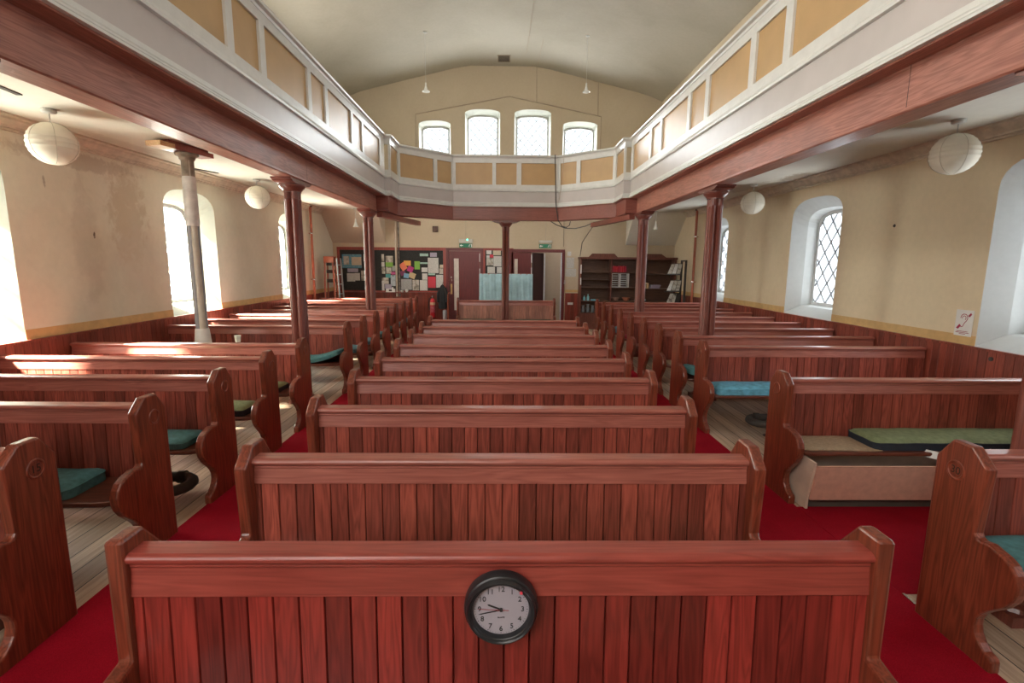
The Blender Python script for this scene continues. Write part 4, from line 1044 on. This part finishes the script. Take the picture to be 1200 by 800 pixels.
# objects on the dado ledge behind the left pews
t = thing('desk_tray', 'white boxy tray on the ledge under the long noticeboard, right of the column', 'tray', (-3.37, 14.905, 1.03))
mb = MB(); mb.box(-0.13,0.13,-0.06,0.045,0,0.1); mb.build('tray_body', M_card, t, bevel=0.008)
mb = MB(); mb.box(-0.04,0.05,-0.062,-0.06,0.03,0.08); mb.build('tray_slot', M_iron, t)
mb = MB(); mb.lathe([(0.02,0.1),(0.025,0.13),(0.015,0.15)], (0.06,0,0), n=10); mb.build('tray_knob', M_card, t)
for x, z, lab in ((-3.03,0.06,'small white saucer on the ledge by the wall conduits'), (-2.9,0.09,'small white jar on the ledge right of the wall conduits')):
    mb = MB(); mb.lathe([(0.0,0),(0.03,0),(0.05,z*0.6),(0.04,z)], (0,0,0), n=14); o = mb.build('small_dish', M_card, smooth=True); o.location = (x,14.91,1.03); tag(o, lab, 'dish')

M_alu = plain('dull_aluminium', (0.45,0.5,0.52), 0.5, 0.3)
# tall stand and folded step ladder in the rear left corner
t = thing('tall_stand', 'tall orange-red wooden stand in the rear left corner', 'stand', (-4.72, 13.75, 0))
for sx in (-1, 1):
    for sy in (-1, 1):
        mb = MB(); mb.obox((sx*0.16, sy*0.15, 0), (sx*0.105, sy*0.1, 2.0), 0.035, 0.035); mb.build('leg', M_stand, t)
mb = MB(); mb.box(-0.13,0.13,-0.125,-0.1,1.88,2.03); mb.build('top_rail', M_stand, t)
mb = MB(); mb.box(-0.13,0.13,0.1,0.125,1.88,2.03); mb.build('top_rail', M_stand, t)
mb = MB(); mb.box(-0.13,0.13,-0.125,0.125,2.03,2.05); mb.build('top', M_stand, t)
for z in (1.35, 1.6, 1.8):
    mb = MB(); mb.box(-0.09,0.11,-0.05,0.06,z,z+0.09); mb.build('dark_block', M_iron, t)
t = thing('step_ladder', 'folded metal step ladder leaning beside the tall red stand', 'ladder', (-4.5, 13.85, 0))
for sy in (-0.16, 0.16):
    mb = MB(); mb.obox((0.06, sy, 0), (-0.02, sy, 2.0), 0.06, 0.025); mb.build('stile', M_alu, t)
for k in range(7):
    z = 0.25+k*0.26; mb = MB(); mb.box(0.045-0.04*z-0.03, 0.045-0.04*z+0.03, -0.16, 0.16, z, z+0.02); mb.build('tread', M_alu, t)

# bookcase
BC = thing('bookcase', 'long dark wooden bookcase of three bays at the rear right', 'bookcase', (2.2, 14.6, 0))
W_, H_, D_ = 2.80, 2.1, 0.38
def bc(name, b, M=M_case): 
    mb = MB(); mb.box(*b); return mb.build(name, M, BC, bevel=0.004)
bc('side', (0,0.045,0,D_,0,H_)); bc('side', (W_-0.045,W_,0,D_,0,H_))
for x in (0.90, 1.72): bc('divider', (x,x+0.035,0.02,D_-0.02,0,H_-0.06))
bc('top', (-0.02,W_+0.02,-0.02,D_,H_-0.06,H_)); bc('back', (0.045,W_-0.045,D_-0.02,D_,0,H_-0.06), M_casein)
for x0, x1, zs in ((0.045,0.90,(0.49,0.83,1.23,1.45,1.67)), (0.935,1.72,(0.83,1.23,1.67)), (1.755,W_-0.045,(0.83,1.2,1.62))):
    for z in zs: bc('shelf', (x0,x1,0.03,D_-0.02,z-0.022,z), M_casein)
bc('cupboard_front', (0.045,0.90,0.01,0.03,0,0.47)); 
for z0, z1 in ((1.62,1.88),(1.3,1.5)):
    mb = MB(); mb.box(0.008,0.036,-0.003,0,z0,z1); mb.build('edge_card', M_card, BC)
def loose_board(x0, x1, z, lab, taper=0.12):
    mb = MB(); mb.prism([(x0,0),(x1,0),(x1-taper,0.1),(x0+taper,0.1)], 'y', -0.015, 0.015); o = mb.build('loose_board', M_case); o.location = (0,14.72,z); tag(o, lab, 'board')
loose_board(2.45, 3.3, 2.1005, 'flat dark board lying on top of the bookcase, left bay', 0.1)
loose_board(3.95, 4.72, 2.1005, 'dark board with sloping ends on top of the bookcase, right bay', 0.14)
for k in range(9):
    x = 3.16+k*0.048; lean = 0.0
    mb = MB(); w = 0.036; hh = 0.16+0.02*((k*5) % 3)/2
    mb.box(-w/2,w/2,0,0.13,0,hh); mb.mat(1); mb.box(-w/2+0.003,w/2-0.003,0.003,0.127,0.003,hh+0.0005)
    o = mb.build('hymn_book', [M_red if k % 4 else M_crimson, M_paper]); o.location = (x,14.68,1.6705); o.rotation_euler = (0,lean,0)
    tag(o, ('leftmost' if k == 0 else ORD.get(k+1,'') + ' from the left' if k < 8 else 'rightmost') + ' of the red hymn books above the white pigeonholes', 'book', 'red hymn books on the middle bay')
t = thing('pigeonholes', 'white two-column pigeonhole tray in the middle bay of the bookcase', 'pigeonholes', (3.14, 14.66, 1.2305))
for x in (0.0, 0.245, 0.49):
    mb = MB(); mb.box(x,x+0.015,0,0.28,0,0.40); mb.build('upright', M_card, t)
for k in range(7):
    mb = MB(); mb.box(0.0,0.505,0.002,0.28,0.385*k/6,0.385*k/6+0.012); mb.build('tray', M_card, t)
for x, lab, c in ((3.24,'brown bowl on the lower shelf of the middle bay',(0.3,0.17,0.12)),(3.56,'orange-brown bowl beside the brown bowl',(0.45,0.16,0.09))):
    mb = MB(); mb.lathe([(0.0,0.0),(0.06,0.0),(0.115,0.07),(0.12,0.1),(0.112,0.1),(0.055,0.012),(0.0,0.012)], (0,0,0), n=24); o = mb.build('bowl', plain('bowl_glaze', c, 0.35), smooth=True); o.location = (x+0.04,14.75,0.8305); tag(o, lab, 'bowl')
for x, z, h, lab, c in ((2.36,0.83,0.14,'small teal bottle on the left bay shelf',(0.2,0.5,0.55)), (2.47,0.83,0.19,'taller teal bottle on the left bay shelf',(0.25,0.55,0.6))):
    mb = MB(); mb.lathe([(0.0,0),(0.035,0),(0.035,h*0.6),(0.015,h*0.78),(0.015,h)], (0,0,0), n=14); o = mb.build('bottle', plain('teal_bottle', c, 0.3), smooth=True); o.location = (x,14.74,z+0.0005); tag(o, lab, 'bottle', 'bottles in the bookcase')
mb = MB(); mb.box(-0.12,0.12,-0.09,0.09,0,0.035); o = mb.build('folded_cloth', M_blue, bevel=0.01); o.location = (2.68,14.75,0.8305); tag(o, 'folded blue cloth on the left bay shelf', 'cloth')
for k, (x, lab) in enumerate(((2.33,'leftmost glass jug in the lowest left bay'), (2.47,'middle glass vase in the lowest left bay'), (2.62,'third glass vase from the left in the lowest left bay'), (2.78,'rightmost glass jug in the lowest left bay'))):
    h = 0.2+0.04*(k % 2); mb = MB(); mb.lathe([(0.0,0),(0.04,0),(0.055,h*0.4),(0.035,h*0.75),(0.05,h),(0.045,h),(0.03,h*0.75),(0.05,h*0.4),(0.036,0.01),(0,0.01)], (0,0,0), n=16)
    m, nt, b = newmat('clear_glassware'); b.inputs['Base Color'].default_value = (0.5,0.55,0.58,1); b.inputs['Roughness'].default_value = 0.08; b.inputs['Transmission Weight'].default_value = 0.6
    o = mb.build('glass_vase', m, smooth=True); o.location = (x,14.74,0.4905); tag(o, lab, 'vase', 'glassware in the bookcase')
for k in range(3):
    mb = MB(); mb.box(-0.13,0.13,-0.09,0.09,0,0.035); mb.mat(1); mb.box(-0.128,0.132,-0.088,0.092,0.004,0.031)
    o = mb.build('book', [plain('lilac_cover', (0.35,0.3,0.42), 0.5), M_paper], bevel=0.002); o.location = (4.42+0.015*k,14.74,1.2005+0.0355*k); o.rotation_euler = (0,0,0.1*k-0.1); tag(o, ('bottom','middle','top')[k]+' lilac book of the flat pile in the right bay', 'book', 'lilac books in the right bay')
mb = MB(); mb.box(-0.03,0.03,-0.09,0.09,0,0.16); o = mb.build('ornament', M_pine, bevel=0.01); o.location = (4.2,14.74,1.2005); tag(o, 'small wooden block ornament beside the lilac books', 'ornament')
mb = MB(); mb.box(-0.1,0.1,-0.09,0.09,0,0.06); o = mb.build('paper_stack', PM['paleblue'], bevel=0.003); o.location = (4.07,14.74,0.8305); tag(o, 'pale blue stack of papers low in the right bay', 'paper stack')
mb = MB(); mb.box(-0.08,0.08,-0.004,0.0,-0.035,0.035); o = mb.build('door_card', M_card); o.location = (1.98,14.97,0.72); tag(o, 'small white card low on the dado right of the doorway', 'card')

# magazine rack
t = thing('magazine_rack', 'dark metal rack with three tilted shelves of leaflets by the bookcase', 'rack', (4.55, 13.55, 0))
for sy in (-0.16, 0.16):
    mb = MB(); mb.box(0.26,0.31,sy-0.02,sy+0.02,0,2.02); mb.build('post', M_iron, t)
mb = MB(); mb.box(0.27,0.30,-0.16,0.16,1.98,2.02); mb.build('cross_bar', M_iron, t)
mb = MB(); mb.box(-0.15,0.33,-0.2,0.2,0.0,0.03); mb.build('base', M_iron, t)
for z in (1.64, 1.19, 0.84):
    mb = MB(); mb.add([(-0.22,-0.2,z),(0.13,-0.2,z),(0.29,0.12,z+0.29),(0.0,0.12,z+0.29)], [(0,1,2,3)])
    o = mb.build('tilted_shelf', M_iron, t); s = o.modifiers.new('thickness','SOLIDIFY'); s.thickness = 0.012; s.offset = 0
    mb = MB(); mb.add([(-0.27,-0.23,z-0.0),(0.13,-0.23,z-0.0),(0.13,-0.195,z-0.006),(-0.27,-0.195,z-0.006)], [(0,1,2,3)])
    o = mb.build('shelf_lip', M_iron, t); s = o.modifiers.new('thickness','SOLIDIFY'); s.thickness = 0.02; s.offset = 0
names = (('left','middle','right'))
for r, (z, nm) in enumerate(((1.64,'top'),(1.19,'middle'),(0.84,'bottom'))):
    for k in range(3 if r < 2 else 2):
        a0, a1 = k/3+0.02, (k+1)/3-0.02
        def P(u, v, off=0.012):
            x0 = -0.22+0.35*u; x1 = 0.0+0.29*u
            return (4.55+x0+(x1-x0)*v, 13.55-0.2+0.32*v-off*0.7, z+0.29*v+off*0.75)
        mb = MB(); vs = [P(a0,0.05),P(a1,0.05),P(a1,0.92),P(a0,0.92)]
        mb.add(vs, [(0,1,2,3)]); o = mb.build('leaflet', PM[('photo','card','photo')[(k+r) % 3]]); s = o.modifiers.new('thickness','SOLIDIFY'); s.thickness = 0.003
        tag(o, '%s leaflet on the %s tilted shelf of the magazine rack' % (names[k], nm), 'leaflet', 'leaflets on the magazine rack')

# hearing loop sign on the right wall (built facing -x)
t = thing('hearing_loop_sign', 'white card with a crimson ear symbol on the right wall under the window side', 'sign', (5.046, 5.37, 1.29))
mb = MB(); mb.box(-0.003,0,-0.105,0.105,-0.14,0.145); mb.build('card', M_card, t)
mb = MB()
# local u grows to the viewer's right (-y), v up
def UV(u, v): return (-0.0042, -u, v)
def strip(pts, w):
    for a, b in zip(pts, pts[1:]): mb.obox(UV(*a), UV(*b), w, 0.0012, up=(1,0,0))
def quad(ps): 
    v = [UV(*p) for p in ps]; mb.add(v + [(x-0.0008,y,z) for x,y,z in v], [(0,1,2,3),(7,6,5,4),(0,4,5,1),(1,5,6,2),(2,6,7,3),(3,7,4,0)])
ear = [(-0.045+0.0,0.055),(-0.035,0.085),(-0.012,0.1),(0.015,0.098),(0.035,0.08),(0.04,0.055),(0.03,0.03),(0.012,0.008),(0.0,-0.015),(-0.008,-0.035),(-0.025,-0.042),(-0.038,-0.035)]
strip(ear, 0.007)
strip([(-0.028,0.05),(-0.02,0.072),(-0.002,0.082),(0.016,0.073),(0.02,0.054),(0.012,0.038)], 0.006)
quad([(-0.085,-0.06),(-0.06,-0.068),(-0.028,-0.03),(-0.05,-0.012)])
quad([(0.04,0.085),(0.06,0.07),(0.085,0.1),(0.07,0.118)])
strip([(-0.075,-0.09),(0.06,-0.09)], 0.006); strip([(-0.085,-0.104),(0.075,-0.104)], 0.006); strip([(-0.04,-0.118),(0.035,-0.118)], 0.006)
mb.build('ear_symbol', M_crimson, t)
# holes and fixings on the right wall and wainscot
mb = MB(); mb.lathe([(0.0,0),(0.022,0.0),(0.022,-0.012),(0.0,-0.014)], (0,0,0), 'x', 12); o = mb.build('wall_bolt', M_iron); o.location = (5.02, 4.98, 0.965); tag(o, 'dark bolt head on the right wainscot', 'bolt')
mb = MB(); mb.lathe([(0.0,0),(0.022,0.0),(0.012,-0.012),(0.0,-0.014)], (0,0,0), 'x', 8); o = mb.build('wall_hook', M_iron); o.location = (5.05, 6.55, 2.42); tag(o, 'small dark hook stub on the right wall between windows', 'hook')

# ------------------------------------------------------------------ lamps and cables
def lantern(x, y, zc, r, rv, label):
    t = thing('paper_lantern', label, 'lamp', (x, y, zc), 0, 'round white paper lanterns under the gallery')
    mb = MB(); prof = []; N = 26
    for k in range(N+1):
        a = -PI/2*0.93 + PI*0.93*k/N
        prof.append((r*math.cos(a)*(1.0 if k % 2 else 0.965), rv*math.sin(a)))
    mb.lathe(prof, (0,0,0), n=40)
    mb.build('shade', M_lamp, t, smooth=True)
    mb = MB()
    for k in range(6):
        a = 2*PI*k/6+0.3; mb.tube([(r*1.003*math.cos(q)*math.cos(a), r*1.003*math.cos(q)*math.sin(a), rv*1.003*math.sin(q)) for q in [-1.4+2.8*j/12 for j in range(13)]], 0.0025, 4)
    mb.build('rib_seam', plain('seam_paper', (0.5,0.45,0.36), 0.8), t)
    mb = MB(); mb.tube([(0,0,rv*0.9),(0,0,3.31-zc)], 0.006, 6); mb.build('cord', M_greyp, t)
    mb = MB(); mb.lathe([(0.06,3.3295-zc),(0.06,3.30-zc),(0.045,3.29-zc),(0.0,3.29-zc)], (0,0,0), n=20); mb.build('ceiling_rose', M_greyp, t)
lantern(-4.39, 5.15, 3.01, 0.205, 0.195, 'large paper lantern at the upper left, left of the prop column')
lantern(-4.38, 9.2, 3.02, 0.205, 0.198, 'smaller paper lantern on the left beside the red column')
lantern(4.46, 5.12, 3.005, 0.205, 0.195, 'large paper lantern at the upper right')
lantern(4.46, 9.2, 3.005, 0.205, 0.198, 'smaller paper lantern on the right beyond the red column')
def pendant(x, y, z, top, label, r=0.085):
    t = thing('pendant_light', label, 'lamp', (x, y, z), 0, 'small pendant lights')
    mb = MB(); mb.lathe([(0.02,0.2),(0.024,0.12),(0.035,0.08),(0.05,0.03),(r,-0.02),(r-0.005,-0.02),(0.045,0.03),(0.02,0.08)], (0,0,0), n=20); mb.build('shade', M_lampglass, t, smooth=True)
    mb = MB(); mb.tube([(0,0,0.19),(0,0,top-z)], 0.006, 6); mb.build('cord', M_greyp, t)
    mb = MB(); mb.lathe([(0.05,top-z),(0.05,top-z-0.025),(0.0,top-z-0.03)], (0,0,0), n=16); mb.build('ceiling_rose', M_greyp, t)
pendant(-2.12, 14.2, 6.42, 7.87, 'hanging light over the gallery, left of the gable windows', 0.1)
pendant(2.16, 14.2, 6.46, 7.84, 'hanging light over the gallery, right of the gable windows', 0.1)
pendant(-4.03, 13.9, 2.86, 3.33, 'small white bell pendant under the gallery at the rear left', 0.085)
pendant(4.12, 13.9, 2.86, 3.33, 'small white pendant under the gallery at the rear right', 0.06)
# vent in the ceiling
t = thing('ceiling_vent', 'dark rectangular vent in the flat of the nave ceiling', 'vent', (-0.05, 16.4, 8.079))
mb = MB(); mb.box(-0.2,0.2,-0.26,0.26,-0.012,0.0); mb.build('vent_frame', plain('vent_brown', (0.3,0.24,0.17), 0.6), t)
mb = MB()
for k in range(9): mb.box(-0.17,0.17,-0.22+k*0.05,-0.19+k*0.05,-0.018,-0.012)
mb.build('louvre', plain('vent_dark', (0.1,0.075,0.05), 0.7), t)
# cables
def cable(pts, r, M, lab): 
    mb = MB(); mb.tube(pts, r, 6); return tag(mb.build('cable', M, smooth=True), lab, 'cable')
M_wire = plain('black_cable', (0.03,0.028,0.028), 0.5); M_wcon = plain('wall_toned_cable', (0.42,0.33,0.24), 0.6)
cable([(1.19,12.5,4.443),(1.185,12.36,4.446),(1.18,12.33,4.41),(1.20,12.34,4.0),(1.225,12.36,3.4),(1.24,12.36,3.22),(1.30,12.40,2.93),(1.40,12.42,2.80),(1.50,12.42,2.775),(1.58,12.44,2.83),(1.60,12.47,2.92)], 0.011, M_wire, 'black cable hanging over the gallery front right of the middle column')
cable([(1.39,12.30,4.36),(1.36,12.27,3.9),(1.30,12.30,3.4)], 0.005, M_wcon, 'thin pale cable beside the black cable on the gallery front')
cable([(1.1,12.6,2.95),(1.3,12.8,2.86),(1.55,13.0,2.795),(1.8,13.0,2.79),(2.05,13.0,2.85),(2.28,12.96,2.95)], 0.012, M_wire, 'black cable looping below the gallery beam to the right joist')
cable([(2.28,13.0,2.9),(2.2,14.4,2.5),(2.18,14.58,2.12)], 0.009, M_wire, 'black cable running down from the right joist to the bookcase top')
cable([(-2.885,16.985,5.0),(-2.88,16.985,6.6),(0.13,16.985,7.17),(3.09,16.985,6.6),(3.1,16.985,5.0)], 0.016, M_wcon, 'pitched cable run framing the gable windows')
cable([(0.99,16.985,8.06),(1.0,16.985,7.03)], 0.012, M_wcon, 'short vertical cable above the gable windows')
cable([(2.78,16.985,7.68),(2.97,16.985,7.62),(2.985,16.985,6.64)], 0.014, M_wcon, 'bent cable high on the gable wall at the right')
for pts, lab in (((((1.0,16.98,8.06)),(1.05,15.0,8.055)), 'thin dark cable along the ceiling, short run'), (((0.62,16.0,8.065),(0.7,11.0,8.065)), 'thin dark cable along the ceiling, long run')):
    cable(pts, 0.006, M_wcon, lab)
# dark slots on the gallery ceiling
for a, b, lab in (((-4.18,4.2,3.326),(-4.26,4.72,3.326),'dark slot in the left gallery ceiling near the large lantern'), ((-5.0,7.9,3.326),(-4.72,8.6,3.326),'dark slot in the left gallery ceiling behind the prop column')):
    mb = MB(); mb.obox(a, b, 0.05, 0.012); tag(mb.build('ceiling_slot', M_iron), lab, 'slot')

# ------------------------------------------------------------------ light
def area(name, loc, rot, sx, sy, P, c, spread=None):
    L = bpy.data.lights.new(name, 'AREA'); L.shape = 'RECTANGLE'; L.size = sx; L.size_y = sy; L.energy = P; L.color = c
    if spread: L.spread = spread
    o = bpy.data.objects.new(name, L); COL.objects.link(o); o.location = loc; o.rotation_euler = rot; return o
for sd in (-1, 1):
    for k, c in enumerate(WIN[sd]):
        col = (1.0,0.98,0.86) if sd < 0 else (0.92,0.97,1.0)
        area('window_daylight', (sd*(XW+0.62), c, 2.0), (0, PI/2*sd, 0), 1.75, 1.15, 150 if sd < 0 else 60, col)
for c, hw, zt in UP:
    area('gable_daylight', (c, 17.5, (4.95+zt)/2), (-PI/2, 0, 0), hw*2, zt-4.95, 130, (0.95,0.98,1.0))
area('gallery_side_fill', (-4.9, 7.0, 5.7), (0, -PI/2-0.15, 0), 1.6, 12, 215, (1.0,0.97,0.9))  # added fill lamp behind the left parapet; no window is modelled there
area('gallery_side_fill', (4.9, 7.0, 5.7), (0, PI/2+0.15, 0), 1.6, 12, 45, (0.8,0.9,1.0))  # weaker added fill from the right, likewise without a window
area('chancel_fill', (-2.0, -3.0, 4.2), (PI/2-0.25, 0, -0.3), 5.0, 4.2, 600, (1.0,0.96,0.91))  # added soft fill behind the camera; the front wall has no opening
area('rear_gallery_fill', (-1.3, 12.85, 3.15), (PI/2-0.5, 0, 0), 2.0, 0.25, 12, (1.0,0.93,0.82))  # added fill, hidden behind the cross beam to brighten the rear wall
area('rear_gallery_fill', (1.3, 12.85, 3.15), (PI/2-0.5, 0, 0), 2.0, 0.25, 12, (1.0,0.93,0.82))  # right half of the same added fill
sun = bpy.data.lights.new('sun', 'SUN'); sun.energy = 190.0; sun.angle = 0.09; sun.color = (1.0,0.93,0.75)
so = bpy.data.objects.new('sun', sun); COL.objects.link(so); so.rotation_euler = Vector((0.77,0.47,-0.86)).to_track_quat('-Z','Y').to_euler()
area('lobby_light', (2.0, 15.9, 3.2), (0,0,0), 1.0, 0.4, 18, (1.0,0.95,0.88))
Wd = bpy.data.worlds.new('sky'); SC.world = Wd; Wd.use_nodes = True
bg = Wd.node_tree.nodes['Background']; bg.inputs[0].default_value = (0.92,0.96,1.0,1); bg.inputs[1].default_value = 1.5

# ------------------------------------------------------------------ camera
cam = bpy.data.cameras.new('camera'); co = bpy.data.objects.new('camera', cam); COL.objects.link(co)
cam.sensor_width = 36; cam.lens = 585.0/1200*36; cam.clip_start = 0.05
p, yw, r = 0.1552, 0.0160, 0.0079
f = Vector((math.sin(yw)*math.cos(p), math.cos(yw)*math.cos(p), -math.sin(p)))
rt = Vector((math.cos(yw), -math.sin(yw), 0)); up = rt.cross(f)
rt2 = rt*math.cos(r) + up*math.sin(r); up2 = -rt*math.sin(r) + up*math.cos(r)
M = Matrix.Identity(4)
for i in range(3): M[i][0] = rt2[i]; M[i][1] = up2[i]; M[i][2] = -f[i]
M[0][3], M[1][3], M[2][3] = 0, 0, 1.9
co.matrix_world = M
SC.camera = co
SC.view_settings.view_transform = 'Standard'; SC.view_settings.look = 'None'; SC.view_settings.exposure = 0.1; SC.view_settings.gamma = 1.0
